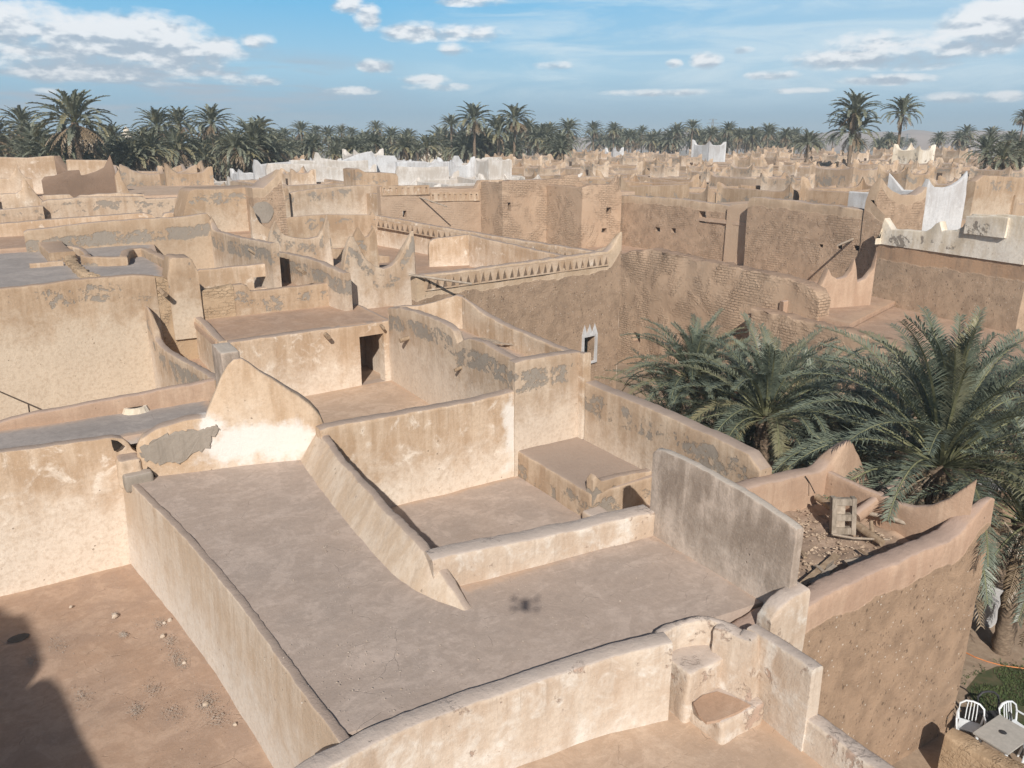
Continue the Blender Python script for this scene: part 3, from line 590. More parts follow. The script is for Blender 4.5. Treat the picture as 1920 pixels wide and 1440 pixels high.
# ---- courtyard lower left
H2 = thing('house', 'lower left house whose low coral roof is strewn with gravel beneath a cream wall', 'house', (-1, 14, 0))
rect(H2, 'roof_floor', -7, 3.5, 2.5, 20.9, -10.58, FCO, n=(50, 70), amp=.05)
wall(H2, 'back_wall', ('Y', 20.75), [(-80, 858), (0, 848), (60, 840), (120, 832), (180, 825), (210, 821), (230, 822), (240, 830), (248, 842), (262, 850)], .3, -10.9, CRM, step=.14, rnd_r=.05)
lump(H2, 'gully_block', 1.22, 20.25, -8.3, 1.75, 20.95, -7.52, CRM, r=.1, n=5, amp=.05)
g_ = P(35, 1197, -10.55); mb = MB()
mb.add([(g_[0] + math.cos(t * .52) * .22, g_[1] + math.sin(t * .52) * .16, -10.535) for t in range(12)], [tuple(range(12))]); mb.build('roof_drain_shade', DFAB, H2)  # flat dark disc, painted shade where a drain goes down

# ---- house on the right with the ruined roof
H3 = thing('house', 'tall mud house at the right with horned corners and a roof full of broken timber', 'house', (13.5, 9.5, 0))
wall(H3, 'front_wall', ((9.7, 7.84), (16.35, 7.72)), [(1402, 1194), (1440, 1170), (1490, 1146), (1540, 1120), (1600, 1091), (1660, 1065), (1720, 1040), (1765, 1020), (1795, 1008), (1815, 992), (1832, 968), (1848, 948), (1862, 934), (1868, 936)], .5, -13.4, CORL, step=.12, rnd_r=.10, rough=1.6)
wall3(H3, 'side_wall', [(16.05, 11.5, -7.8), (16.05, 10.4, -7.86), (16.05, 9.4, -7.9), (16.06, 8.9, -7.84), (16.12, 8.55, -7.68), (16.22, 8.25, -7.42), (16.34, 8.0, -7.08), (16.42, 7.85, -6.85)], .22, -13.4, COR, step=.12, rnd_r=.12)
wall(H3, 'north_wall', ((10.7, 11.25), (16.2, 11.15)), [(1368, 960), (1376, 935), (1386, 921), (1412, 914), (1440, 906), (1500, 893), (1540, 886), (1552, 879), (1565, 864), (1578, 842), (1588, 829), (1595, 826), (1602, 832), (1612, 852), (1620, 872), (1632, 900), (1636, 910)], .5, -13.4, COR, step=.12, rnd_r=.14)
rect(H3, 'roof_floor', 10.7, 8.1, 16.1, 11.6, -8.62, FDB, n=(70, 50), amp=.10, fs=1.6)

# ---- house with the door court behind the terrace
H4 = thing('house', 'cream house behind the terrace with an open doorway onto a small coral court', 'house', (9.5, 26, 0))
rect(H4, 'court_floor', 5.3, 19.2, 12.2, 28.9, -9.42, FLC, n=(24, 30))
wall(H4, 'door_wall', ((5.4, 28.5), (12.1, 28.95)), [(424, 646), (435, 641), (500, 632), (560, 624), (620, 616), (675, 609), (730, 601)], .45, -9.6, CRM, holes=[(676, 628, 721, 719)], step=.2, rnd_r=.06)
rect(H4, 'door_room_roof', 5.45, 29.0, 12.15, 33.1, -6.93, FCO, n=(24, 16))
rect(H4, 'rear_roof', 12.15, 29.2, 13.9, 33.0, -7.15, FCO, n=(6, 8))
wall3(H4, 'rear_wall', [(12.1, 29.0, -6.95), (12.1, 33.0, -6.9)], .2, -12, CRM)
wall3(H4, 'room_side_wall', [(5.5, 33.0, -6.75), (5.5, 30.5, -6.8), (5.5, 28.7, -6.85)], .3, -12, CRM)
wall3(H4, 'room_inner_wall', [(9.7, 29.2, -7.15), (9.7, 31.0, -7.15)], .25, -9.6, CRM, rnd_r=.02)
wall3(H4, 'room_inner_wall', [(9.0, 31.6, -7.15), (12.2, 31.7, -7.15)], .25, -9.6, OCH, rnd_r=.02)
rect(H4, 'room_floor', 5.5, 28.8, 12.3, 33, -9.44, FLC, n=(8, 8))
wall(H4, 'stepped_wall', ('X', 12.1), [(727, 577), (752, 577), (775, 583), (794, 590), (815, 598), (835, 607), (845, 615), (850, 622), (856, 644), (862, 642), (867, 637), (880, 634), (904, 641), (931, 658), (969, 678)], .33, -10.1, CRMQ, step=.15, rnd_r=.08)
wall(H4, 'upper_front_wall', ('Y', 18.76), [(966, 680), (1000, 672), (1060, 663), (1090, 659), (1097, 664)], .42, -10.0, CRMQ, step=.14)
wall(H4, 'upper_side_wall', ('X', 14.05), [(866, 556), (885, 571), (904, 586), (930, 601), (955, 614), (980, 624), (1007, 635), (1055, 655), (1094, 662)], .3, -13.4, CRM, step=.2, rnd_r=.09)
wall(H4, 'upper_back_wall', ((12.1, 28.9), (14.1, 26.4)), [(727, 578), (752, 575), (790, 572), (814, 567), (835, 559), (855, 553), (866, 556)], .3, -8, CRM, step=.2)
patch(H4, 'upper_roof', [(12.2, 18.9, -7.0), (14.1, 18.9, -7.0), (14.1, 26.6, -7.0), (12.2, 29.0, -7.0)], FGC, n=(10, 30))
def spout(px, py, plane, par, l=.28, r=.055, dx=.0):
    a = Vector(PL(px, py, plane)); mb = MB()
    mb.tube([a + Vector((-dx * .1, .1, .02)), a + Vector((dx, -l, -.04))] if dx < .2 else [a + Vector((.1, 0, .02)), a + Vector((-l, 0, -.06))], r, 8, jit=.1)
    return mb.build('drain_spout', WOOD, par, 60)
spout(610, 627, ('Y', 28.8), H4, .4, .09); spout(716, 612, ('Y', 28.8), H4, .2, .06)
spout(764, 634, ('X', 12.05), H4, .32, .09, 1); spout(862, 690, ('X', 12.05), H4, .2, .06, 1)

# ---- long house with niche bands
NICHE_SHADE = simple('niche_shade', (.13, .095, .07), (.24, .175, .13), 4, .95, .3, coord='P')  # dark colour paints the niches' shade onto their back faces
def tri_band(par, A, B, z0, z1, n, mat, prud=.05, cell=.62, label=None):
    """A raised plaster band pierced by a row of triangular niches."""
    A = Vector(A); B = Vector(B); d = (B - A); L = math.hypot(d.x, d.y); u = Vector((d.x, d.y, 0)) / L
    nr = Vector((u.y, -u.x, 0)); 
    if nr.dot(Vector((A.x + B.x, A.y + B.y, 0))) > 0: nr = -nr
    V = []; Fc = []; BV = []; BF = []; cw = L / n
    def pt(s, z, o): q = A + u * s; zz = (A.z + (B.z - A.z) * s / L) + z; V.append((q.x + nr.x * o, q.y + nr.y * o, zz)); return len(V) - 1
    H = z1 - z0
    for i in range(n):
        s0 = i * cw; s1 = s0 + cw; sm = (s0 + s1) / 2 + rnd.uniform(-.03, .03) * cw; hw = cw * cell / 2
        o = [(s0, 0), (s1, 0), (s1, H), (s0, H)]; t = [(sm - hw, H * .10), (sm + hw, H * .12), (sm + rnd.uniform(-.05, .05) * cw, H * rnd.uniform(.84, .93))]
        po = [pt(s, z0 + z, prud) for s, z in o]; pi = [pt(s, z0 + z, prud) for s, z in t]; pb = [pt(s, z0 + z, -.03) for s, z in t]
        Fc += [(po[0], po[1], pi[1], pi[0]), (po[1], po[2], pi[2], pi[1]), (po[2], po[3], pi[2]), (po[3], po[0], pi[0], pi[2])]
        Fc += [(pi[a_], pi[(a_ + 1) % 3], pb[(a_ + 1) % 3], pb[a_]) for a_ in range(3)]
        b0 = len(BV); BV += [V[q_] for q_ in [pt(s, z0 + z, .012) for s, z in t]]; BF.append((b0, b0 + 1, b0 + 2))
        for a_, b_ in ((0, 1), (2, 3)):
            p1 = pt(o[a_][0], z0 + o[a_][1], -.02); p2 = pt(o[b_][0], z0 + o[b_][1], -.02); Fc.append((po[b_], po[a_], p1, p2))
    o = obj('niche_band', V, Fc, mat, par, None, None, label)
    obj('niche_shade_back', BV, BF, NICHE_SHADE, par)
    return o
H5 = thing('house', 'long house in the middle with rows of triangular niches and one tall corner horn', 'house', (20, 40, 0))
F1 = ((13.75, 29.63), (25.98, 31.30))
wall(H5, 'facade', F1, [(781, 520), (800, 515), (850, 509), (900, 503), (960, 495), (1020, 487), (1080, 479), (1140, 471), (1147, 466), (1153, 458), (1160, 444), (1165, 434), (1167, 436)], .45, -13.4, MUDF, holes=[(1092, 631, 1113, 673)], step=.22, rough=1.3)
a_ = PL(796, 533, F1); b_ = PL(1140, 487, F1)
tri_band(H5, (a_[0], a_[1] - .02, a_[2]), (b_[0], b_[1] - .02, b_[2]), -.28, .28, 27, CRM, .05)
wall3(H5, 'inner_parapet', [(25.76, 31.5, -4.5), (25.65, 32.2, -5.24), (25.5, 33.1, -5.58), (24.6, 38.8, -5.53), (23.5, 45.6, -5.41), (22.1, 54.3, -5.19)], .4, -13.4, CRM, step=.3)
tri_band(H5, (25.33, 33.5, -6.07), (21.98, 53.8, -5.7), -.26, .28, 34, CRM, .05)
wall(H5, 'back_parapet', ('Y', 54.4), [(526, 420), (540, 408), (580, 404), (618, 402), (660, 403), (696, 403), (699, 397), (704, 404), (708, 406)], .4, -9, OCH, holes=[])
patch(H5, 'roof_terrace', [(13.9, 30.0, -7.32), (25.6, 31.7, -7.32), (22.2, 54.3, -7.32), (15.0, 54.3, -7.32)], FCO, n=(24, 40))
wall(H5, 'partition_wall', ((20.75, 43.0), (22.9, 42.4)), [(804, 462), (806, 453), (812, 448), (840, 444), (879, 440)], .35, -7.5, CRM, step=.25)
wall(H5, 'partition_wall', ((22.9, 42.4), (23.8, 32.6)), [(879, 440), (920, 450), (960, 459), (1000, 468), (1050, 478), (1100, 484)], .35, -7.5, CRM, step=.25)
# window of the facade, white surround with three points
a_ = Vector(PL(1089, 676, F1)); b_ = Vector(PL(1117, 674, F1)); u_ = (b_ - a_); u_.z = 0; wl = u_.length; u_.normalize(); n_ = Vector((u_.y, -u_.x, 0))
z0 = PL(1100, 682, F1)[2]; zt = PL(1100, 628, F1)[2]; fr = MB()
def fbox(s0, s1, za, zb, o0=-.02, o1=.09):
    q = []
    for z in (za, zb):
        for (s, o) in ((s0, o1), (s1, o1), (s1, o0), (s0, o0)): p = a_ + u_ * s + n_ * o; q.append((p.x, p.y, z))
    fr.add(q, [(3, 2, 1, 0), (4, 5, 6, 7), (0, 1, 5, 4), (1, 2, 6, 5), (2, 3, 7, 6), (3, 0, 4, 7)])
fbox(0, .14, z0, zt); fbox(wl - .14, wl, z0, zt); fbox(.14, wl - .14, zt - .10, zt + .0, o1=.088); fbox(.14, wl - .14, z0, z0 + .1, o1=.11)
for i in range(3):
    s = wl * (i + .5) / 3; q = [a_ + u_ * (s - wl / 6) , a_ + u_ * (s + wl / 6), a_ + u_ * s]
    v = [(q[0].x + n_.x * o, q[0].y + n_.y * o, zt) for o in (.08, -.02)] + [(q[1].x + n_.x * o, q[1].y + n_.y * o, zt) for o in (.08, -.02)] + [(q[2].x + n_.x * .03, q[2].y + n_.y * .03, zt + .55)]
    fr.add(v, [(0, 2, 4), (2, 3, 4), (3, 1, 4), (1, 0, 4), (0, 1, 3, 2)])
fr.build('window_surround', WHT2, H5)

# ---- house at the left with the stained ochre wall
H6 = thing('house', 'left house with a big ochre stained wall and a grey cement roof behind it', 'house', (0, 38, 0))
wall(H6, 'stained_wall', ('Y', 33), [(-60, 548), (0, 541), (40, 537), (82, 533), (120, 527), (165, 522), (210, 519), (251, 516), (290, 518)], .4, -12, OCH, step=.25)
wall(H6, 'rough_wall', ('Y', 33.03), [(289, 517), (309, 519), (330, 540), (372, 562), (376, 546), (400, 541), (428, 535), (437, 534)], .5, -12, ROUGH, step=.2, rough=2.2, label='bare rough wall of exposed mud brick')
wall(H6, 'curved_wing_wall', ((3.75, 32.9), (4.4, 23.1)), [(268, 573), (275, 576), (279, 588), (282, 602), (286, 620), (290, 636), (298, 647), (309, 656), (325, 667), (344, 677), (362, 687), (380, 698), (400, 712)], .28, -12, CRMP, step=.18)
rect(H6, 'court_floor', -8, 22.9, 4.2, 33.2, -11.6, FCO, n=(10, 10))
rect(H6, 'alley_floor', 4.3, 22.9, 5.6, 33.2, -8.5, FCO, n=(6, 16))
patch(H6, 'roof_floor', [(-9, 33.2, -5.2), (4.7, 33.2, -5.2), (6.0, 45.2, -5.2), (-9, 47.5, -5.2)], FBL, n=(24, 24), amp=.05)
wall(H6, 'tower_stub', ('Y', 32.9), [(314, 520), (317, 500), (319, 488), (324, 484), (356, 483), (361, 487), (366, 496), (371, 507), (373, 525), (376, 548)], 1.3, -7.6, OCH, step=.15, rough=2)
def zwall(par, name, z, px, th, base, mat, **kw): return wall3(par, name, [P(x, y, z) for x, y in px], th, base, mat, **kw)
zwall(H6, 'roof_curb', -4.75, [(62, 440), (70, 452), (80, 464), (90, 474)], 1.0, -5.4, OCH, step=.25)
zwall(H6, 'roof_curb', -4.8, [(150, 478), (166, 482), (200, 482), (238, 480), (243, 470), (250, 466), (264, 465), (275, 470), (295, 480), (318, 492)], .35, -5.4, OCH, step=.25)
zwall(H6, 'roof_curb', -4.85, [(108, 470), (112, 462), (130, 460), (148, 466), (158, 478)], .25, -5.4, CRM, step=.25)
zwall(H6, 'roof_curb', -5.0, [(56, 494), (80, 492), (118, 489)], .2, -5.4, CRM, step=.25)
zwall(H6, 'rubble_ridge', -4.95, [(116, 480), (124, 490), (134, 497), (146, 505), (158, 513), (170, 521)], .4, -5.4, ROUGH, step=.15, rough=4)
wall(H6, 'connecting_wall', ('Y', 33.06), [(436, 535), (455, 533), (464, 536), (470, 546), (500, 544), (560, 537), (650, 526), (700, 523), (782, 523)], .4, -12, OCH, step=.25)

# ---- house with the cement band court behind the grey roof
H7 = thing('house', 'house behind the grey cement roof, its long wall crossed by a band of bare cement', 'house', (5, 46, 0))
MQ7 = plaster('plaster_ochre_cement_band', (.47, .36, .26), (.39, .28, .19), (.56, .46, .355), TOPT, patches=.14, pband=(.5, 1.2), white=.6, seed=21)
wall(H7, 'banded_wall', ('Y', 45), [(44, 436), (50, 431), (90, 427), (140, 421), (186, 416), (260, 411), (344, 406), (388, 400), (393, 405)], .5, -9, MQ7, step=.35)
wall(H7, 'court_side_wall', ((8.85, 45), (9.5, 36)), [(388, 399), (392, 412), (397, 428), (405, 434), (420, 437), (433, 442), (470, 449), (507, 456)], .35, -9, CRMQ, step=.3)
wall(H7, 'court_front_wall', ('Y', 36.8), [(370, 508), (376, 505), (420, 502), (507, 493)], .35, -9, CRM, holes=[(476, 519, 503, 540)], step=.3)
rect(H7, 'court_floor', 4, 33.4, 9.8, 45.2, -7.7, FLC, n=(10, 16))
wall(H7, 'block_wall', ('Y', 47), [(343, 408), (348, 385), (353, 364), (358, 357), (366, 355), (420, 354), (472, 351), (475, 356)], 3.0, -8.6, OCH, step=.4, label='tall smooth cream block')
wall(H7, 'horned_block', ('Y', 45.4), [(473, 353), (480, 351), (494, 352), (505, 342), (514, 334), (520, 328), (525, 318), (528, 335), (531, 354), (533, 358)], 2.6, -8.6, MUDT, step=.35, label='grey rendered block with one horn')
wall(H7, 'wing_wall', ('Y', 44.6), [(468, 383), (475, 390), (480, 404), (486, 416), (495, 424), (509, 430)], .35, -6.9, CRM, step=.25)
c = Vector(PL(493, 397, ('Y', 45.4))); mb = MB(); q = [(c.x + math.cos(t * .393) * (.56 + rnd.uniform(-.05, .05)), c.y - .015, c.z + math.sin(t * .393) * (.62 + rnd.uniform(-.08, .05))) for t in range(16)]
mb.add(q + [(x, y + .2, z) for x, y, z in q], [tuple(range(16))] + [(i, i + 16, (i + 1) % 16 + 16, (i + 1) % 16) for i in range(16)]); mb.build('round_cement_patch', GRYP, H7)
rect(H7, 'back_roof', -9, 45.3, 12, 57, -5.0, FCO, n=(20, 16))
wall(H7, 'roof_ledge', ('Y', 51), [(-60, 424), (0, 419), (100, 411), (200, 404), (270, 399), (286, 402), (294, 409), (304, 408), (309, 400), (318, 398), (347, 396)], .6, -5.6, CRM, step=.4)

# ---- horned walls in the middle
H8 = thing('house', 'small house in the middle ringed by curved horned parapets stained with cement', 'house', (13, 38, 0))
rect(H8, 'roof_floor', 9.6, 33.1, 15.2, 54, -6.48, FCO, n=(14, 16))
wall(H8, 'horned_parapet', ('Y', 32.6), [(641, 528), (644, 505), (648, 475), (653, 452), (657, 443), (663, 443), (669, 454), (678, 472), (688, 487), (703, 498), (720, 503), (735, 498), (748, 486), (760, 464), (767, 446), (771, 433), (775, 433), (777, 450), (779, 490), (781, 525)], .45, -9.0, CRMP, step=.18, rnd_r=.09)
wall(H8, 'horned_parapet', ('Y', 41), [(504, 456), (508, 438), (512, 424), (516, 414), (520, 422), (527, 435), (536, 441), (550, 446), (580, 448), (598, 444), (605, 431), (610, 415), (613, 402), (616, 414), (619, 436), (623, 460)], .4, -7.6, CRMP, step=.25)
a_ = P(508, 471, -5.2); b_ = P(640, 520, -5.5)
wall(H8, 'patched_parapet', (a_[:2], b_[:2]), [(508, 471), (530, 474), (570, 482), (600, 493), (642, 512)], .35, -8.5, CRMQ, step=.25)
wall(H8, 'horned_parapet', ('Y', 39), [(653, 482), (659, 460), (666, 440), (673, 427), (679, 437), (685, 446), (692, 444), (697, 436), (702, 427), (706, 440), (710, 482)], .35, -7.0, OCH, step=.2)
wall(H8, 'low_parapet', ('Y', 44), [(620, 465), (660, 468), (700, 478), (730, 480)], .3, -7, OCH, step=.3)

H9 = thing('house', 'house with flaking cream wall left of the brown facade with slit bands', 'house', (17, 60, 0))
wall(H9, 'flaking_wall', ('Y', 60), [(541, 366), (545, 361), (560, 358), (600, 353), (664, 348), (700, 347), (716, 348)], .5, -9, CRMP, step=.5)
wall(H9, 'end_pier', ('Y', 59.5), [(528, 353), (537, 351), (541, 356), (545, 400)], 1.5, -9, OCH, step=.4)
rect(H9, 'roof', 8, 60.4, 25, 72, -4.6, FLC, n=(10, 8))
wall(H9, 'upper_block', ('Y', 67), [(666, 318), (672, 316), (686, 323), (743, 325), (746, 330)], 3, -5, OCH, step=.6)

H10 = thing('house', 'tall brown mud facade in the distance centre, carrying rows of slit niches along its top', 'house', (30, 52, 0))
def slit_band(par, plane, x0, y0, x1, y1, h, n, label=None):
    a = Vector(PL(x0, y0, plane)); b = Vector(PL(x1, y1, plane)); d = b - a; L = math.hypot(d.x, d.y); u = Vector((d.x, d.y, 0)) / L
    nr = Vector((u.y, -u.x, 0)); nr = nr if nr.dot(Vector((a.x, a.y, 0))) < 0 else -nr; mb = MB()
    def bx(s0, s1, zl, zh, o):
        q = []
        for z in (zl, zh):
            for (s, off) in ((s0, o), (s1, o), (s1, -.05), (s0, -.05)): p = a + u * s + nr * off; q.append((p.x, p.y, a.z + (b.z - a.z) * s / L + z))
        mb.add(q, [(3, 2, 1, 0), (4, 5, 6, 7), (0, 1, 5, 4), (1, 2, 6, 5), (2, 3, 7, 6), (3, 0, 4, 7)])
    bx(0, L, -h * .22, 0, .10); bx(0, L, -h, -h * .78, .10); c_ = L / n
    bx(0, c_ * .3, -h * .78, -h * .22, .097)
    for i in range(n): bx(i * c_ + c_ * .6 if i < n else 0, (i + 1) * c_ + (c_ * .3 if i < n - 1 else 0), -h * .78, -h * .22, .097)
    return mb.build('niche_band', CRM, par, label=label)
wall(H10, 'facade', ('Y', 57), [(712, 350), (760, 348), (803, 347), (806, 353), (850, 353), (893, 353), (900, 338), (943, 337)], .6, -13.4, MUD, step=.45, holes=[(755, 395, 762, 407), (908, 366, 918, 382)], rough=1.5)
slit_band(H10, ('Y', 57), 714, 349, 804, 347, .70, 8); slit_band(H10, ('Y', 57), 806, 361, 898, 360, .68, 9); slit_band(H10, ('Y', 57), 899, 338, 944, 337, .70, 4)
wall(H10, 'bay', ('Y', 53.5), [(942, 340), (960, 337), (1000, 338), (1057, 334), (1060, 328), (1083, 327), (1086, 336), (1096, 346)], .6, -13.4, MUDB, step=.4, holes=[(1073, 398, 1082, 414), (945, 380, 958, 394)], rough=2)
wall(H10, 'tower', ('Y', 48.7), [(1092, 352), (1110, 345), (1148, 345), (1154, 338), (1159, 326), (1162, 346), (1166, 366)], .6, -13.4, MUDB, step=.35, holes=[(1137, 389, 1147, 400), (1128, 428, 1138, 436)], rough=2)
rect(H10, 'roof', 24.2, 57.5, 46, 68, -4.2, FLC, n=(10, 8)); rect(H10, 'roof', 32.5, 53.9, 42, 57.5, -3.9, FLC, n=(4, 4)); rect(H10, 'roof', 37, 49.3, 42, 54, -3.9, FLC, n=(4, 4))
xa = PL(943, 340, ('Y', 53.5))[0]; wall3(H10, 'return_wall', [(xa, 53.6, -3.2), (xa, 57.3, -3.2)], .5, -13.4, MUDB, step=.5, side=1)
xb = PL(1093, 350, ('Y', 48.7))[0]; wall3(H10, 'return_wall', [(xb, 48.8, -3.4), (xb, 53.8, -3.4)], .5, -13.4, MUDB, step=.5)
xc = PL(714, 350, ('Y', 57))[0]; wall3(H10, 'return_wall', [(xc, 57.1, -3.9), (xc, 60.5, -4.0)], .5, -13.4, CRM, step=.5)
H11 = thing('house', 'long brown mud brick facade right of centre that overlooks the palm court', 'house', (40, 36, 0))
X36 = ('X', 40.3)
wall(H11, 'facade', X36, [(1160, 372), (1166, 366), (1200, 368), (1250, 371), (1290, 374), (1330, 380), (1368, 386)], .6, -13.4, MUDT, step=.35, holes=[(1311, 396, 1324, 418), (1230, 426, 1239, 434), (1258, 428, 1266, 437)], rough=2)
wall(H11, 'pilaster', ('X', 40.1), [(1364, 388), (1370, 384), (1400, 380), (1407, 376)], .8, -13.4, MUDR, step=.35)
wall(H11, 'facade', ('X', 39.2), [(1404, 372), (1412, 369), (1450, 372), (1500, 378), (1550, 384), (1600, 390), (1642, 397)], .6, -13.4, MUDT, step=.3, holes=[(1535, 458, 1542, 464), (1569, 459, 1579, 467), (1601, 460, 1611, 470)], rough=2, label='right half of the facade with a pale plaster top')
patch(H11, 'roof', [(39.6, 27, -5.1), (56, 27, -5.1), (56, 49, -5.1), (40.7, 49, -5.1)], FLC, n=(10, 12))
bY = PL(1641, 398, ('X', 39.2))[1]
wall(H11, 'horned_block', ('Y', bY), [(1639, 400), (1642, 375), (1647, 350), (1653, 332), (1660, 345), (1672, 357), (1690, 364), (1718, 365), (1730, 360), (1740, 350)], .6, -9, MUDT, step=.3, rough=2)
H12 = thing('house', 'low brown house with ragged mud brick walls behind the garden palms', 'house', (33, 28, 0))
wall(H12, 'garden_wall_face', ('X', 31), [(1160, 476), (1180, 472), (1200, 469), (1221, 467), (1245, 472), (1290, 483), (1340, 492), (1396, 503), (1450, 515), (1505, 529), (1528, 543), (1535, 560)], .9, -13.4, MUDB, step=.25, holes=[(1187, 624, 1200, 641)], rough=3.5, rnd_r=.1)
patch(H12, 'roof', [(31.2, 21.5, -7.9), (40.6, 24.5, -7.9), (40.6, 49, -7.9), (31.2, 49, -7.9)], FCO, n=(8, 20))
yl = PL(1408, 580, ('X', 29.6))[1]
wall3(H12, 'lower_wall', [(29.6, yl, PL(1410, 577, ('X', 29.6))[2]), (29.6, yl - 1.2, -7.7), (29.6, yl - 3.5, -7.85), (29.6, yl - 5, -7.75), (29.6, yl - 8, -7.95), (29.6, yl - 12, -7.8), (29.6, 5, -7.9)], .7, -13.4, MUDB, step=.2, rough=3.5, rnd_r=.1, label='ragged lower wall of mud brick just behind the palms')
patch(H12, 'lower_roof', [(29.8, 4, -8.2), (42, 4, -8.2), (42, 27.5, -8.2), (29.8, 26.4, -8.2)], FCO, n=(12, 16))
wall(H12, 'horned_wall', ((30.2, 25.0), (38.2, 23.0)), [(1470, 566), (1500, 556), (1530, 545), (1542, 532), (1549, 518), (1555, 503), (1560, 517), (1571, 523), (1588, 519), (1597, 505), (1603, 485), (1606, 500), (1608, 530), (1625, 522), (1640, 500), (1646, 470)], .35, -9.5, COR, step=.25)
H13 = thing('house', 'coral walled house at the right edge topped by an old white parapet with horns', 'house', (41, 20, 0))
a_ = P(1652, 450, -4.95); b_ = P(1930, 489, -4.95)
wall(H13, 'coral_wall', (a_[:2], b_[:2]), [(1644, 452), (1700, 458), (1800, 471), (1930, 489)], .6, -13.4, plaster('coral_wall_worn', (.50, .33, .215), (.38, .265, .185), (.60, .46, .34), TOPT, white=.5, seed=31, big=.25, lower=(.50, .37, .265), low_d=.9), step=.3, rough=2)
a2 = (a_[0] - .06, a_[1] - .02); b2 = (b_[0] - .06, b_[1] - .02)
wall(H13, 'white_parapet', (a2, b2), [(1653, 446), (1655, 420), (1659, 409), (1664, 417), (1672, 430), (1700, 430), (1733, 434), (1745, 428), (1755, 418), (1762, 415), (1766, 432), (1790, 432), (1804, 425), (1814, 410), (1822, 401), (1850, 402), (1890, 403), (1935, 406)], .4, -5.15, LIME, step=.2)
patch(H13, 'roof', [(a_[0] + .2, a_[1], -5.0), (60, a_[1] + 2, -5.0), (60, b_[1] - 6, -5.0), (b_[0] + .2, b_[1], -5.0)], FLC, n=(10, 8))
sa = PL(1810, 402, (a2, b2)); sb = PL(1888, 442, (a2, b2))
wall(H13, 'parapet_panel', ((a2[0] - .14, a2[1]), (b2[0] - .14, b2[1])), [(1812, 405), (1850, 404), (1890, 408)], .12, sb[2] - .1, LIME, step=.2, rnd_r=.04)
wall(H13, 'back_wall', ('Y', 27.5), [(1830, 340), (1845, 328), (1880, 330), (1930, 333)], .5, -6, OCH, step=.3)
H14 = thing('white_house', 'bright white tower house with two horns standing beside the brown brick block', 'house', (43, 25, 0))
wall(H14, 'front_wall', ('Y', bY + .1), [(1735, 372), (1739, 350), (1744, 335), (1748, 344), (1754, 351), (1780, 351), (1795, 345), (1804, 338), (1811, 329), (1815, 321), (1816, 330)], .35, -6.2, WHT2, step=.2)
sx = PL(1816, 330, ('Y', bY + .1)); lx = PL(1735, 372, ('Y', bY + .1))
wall3(H14, 'side_wall', [(sx[0] - .1, sx[1] + .1, sx[2]), (sx[0] - .1, sx[1] + 1, sx[2] - .9), (sx[0] - .1, sx[1] + 4, sx[2] - 1.0), (sx[0] - .1, sx[1] + 5, sx[2])], .35, -6.2, WHT2, side=1)
wall3(H14, 'side_wall', [(lx[0] + .1, lx[1] + .1, sx[2] - .2), (lx[0] + .1, lx[1] + 1, sx[2] - 1.0), (lx[0] + .1, lx[1] + 5, sx[2] - 1.0)], .35, -6.2, WHT2, side=1)
rect(H14, 'roof', lx[0], lx[1] + .2, sx[0], lx[1] + 5, -4.3, WHT, n=(4, 4))

# ---- far left walls
H15 = thing('house', 'plain cream house at the far left edge in front of the palms', 'house', (0, 76, 0))
wall(H15, 'front_wall', ('Y', 75), [(-60, 296), (0, 294), (52, 295), (95, 292), (101, 292)], .5, -8, CRM, step=.7)
wall(H15, 'side_wall', ((3.0, 75), (5.2, 69)), [(101, 292), (108, 304), (118, 314), (128, 322)], .5, -8, DRK, step=.5)  # dark material puts the shade of this side face into its colour
wall(H15, 'low_wall', ('Y', 71), [(-40, 336), (0, 334), (18, 334), (28, 318), (31, 306), (36, 318), (46, 331), (60, 336)], .5, -8, CRM, step=.5)
rect(H15, 'roof', -12, 70, 6, 84, -4.1, FLC, n=(6, 6))
H16 = thing('house', 'dark stone rendered house at the far left with a tall pale horn', 'house', (8, 66, 0))
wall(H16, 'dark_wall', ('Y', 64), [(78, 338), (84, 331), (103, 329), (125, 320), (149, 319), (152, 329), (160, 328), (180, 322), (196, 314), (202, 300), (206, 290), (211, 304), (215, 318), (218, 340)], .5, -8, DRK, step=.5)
wall(H16, 'horn_wall', ('Y', 62.5), [(216, 330), (222, 318), (228, 335), (236, 348), (244, 362), (255, 366)], .6, -8, CRM, step=.4)
wall(H16, 'back_wall', ('Y', 70), [(124, 300), (128, 299), (200, 300), (204, 302)], .5, -8, CRM, step=.6)
rect(H16, 'roof', 3, 64.2, 16, 78, -3.9, FLC, n=(6, 6))
H17 = thing('house', 'low house at the left with flaking wall and sharp triangular stair horn', 'house', (0, 58, 0))
wall(H17, 'flaking_wall', ('Y', 57.4), [(78, 379), (90, 375), (134, 372), (150, 369), (270, 369), (274, 373), (350, 370)], .6, -7, CRMP, step=.5)
wall(H17, 'flaking_wall', ('Y', 56.8), [(-60, 396), (0, 393), (50, 388), (80, 386)], .6, -7, CRMP, step=.5)
wall(H17, 'horn_wall', ('Y', 58.5), [(0, 364), (30, 362), (40, 356), (42, 340), (44, 333), (50, 340), (58, 352), (70, 366), (82, 378)], .6, -7, CRM, step=.35)
rect(H17, 'roof', -12, 57.6, 14, 66, -4.6, FCO, n=(8, 6))
wall(H17, 'back_parapet', ('Y', 61), [(80, 366), (130, 364), (140, 372), (150, 366), (220, 362), (270, 364)], .5, -6, CRM, step=.5)

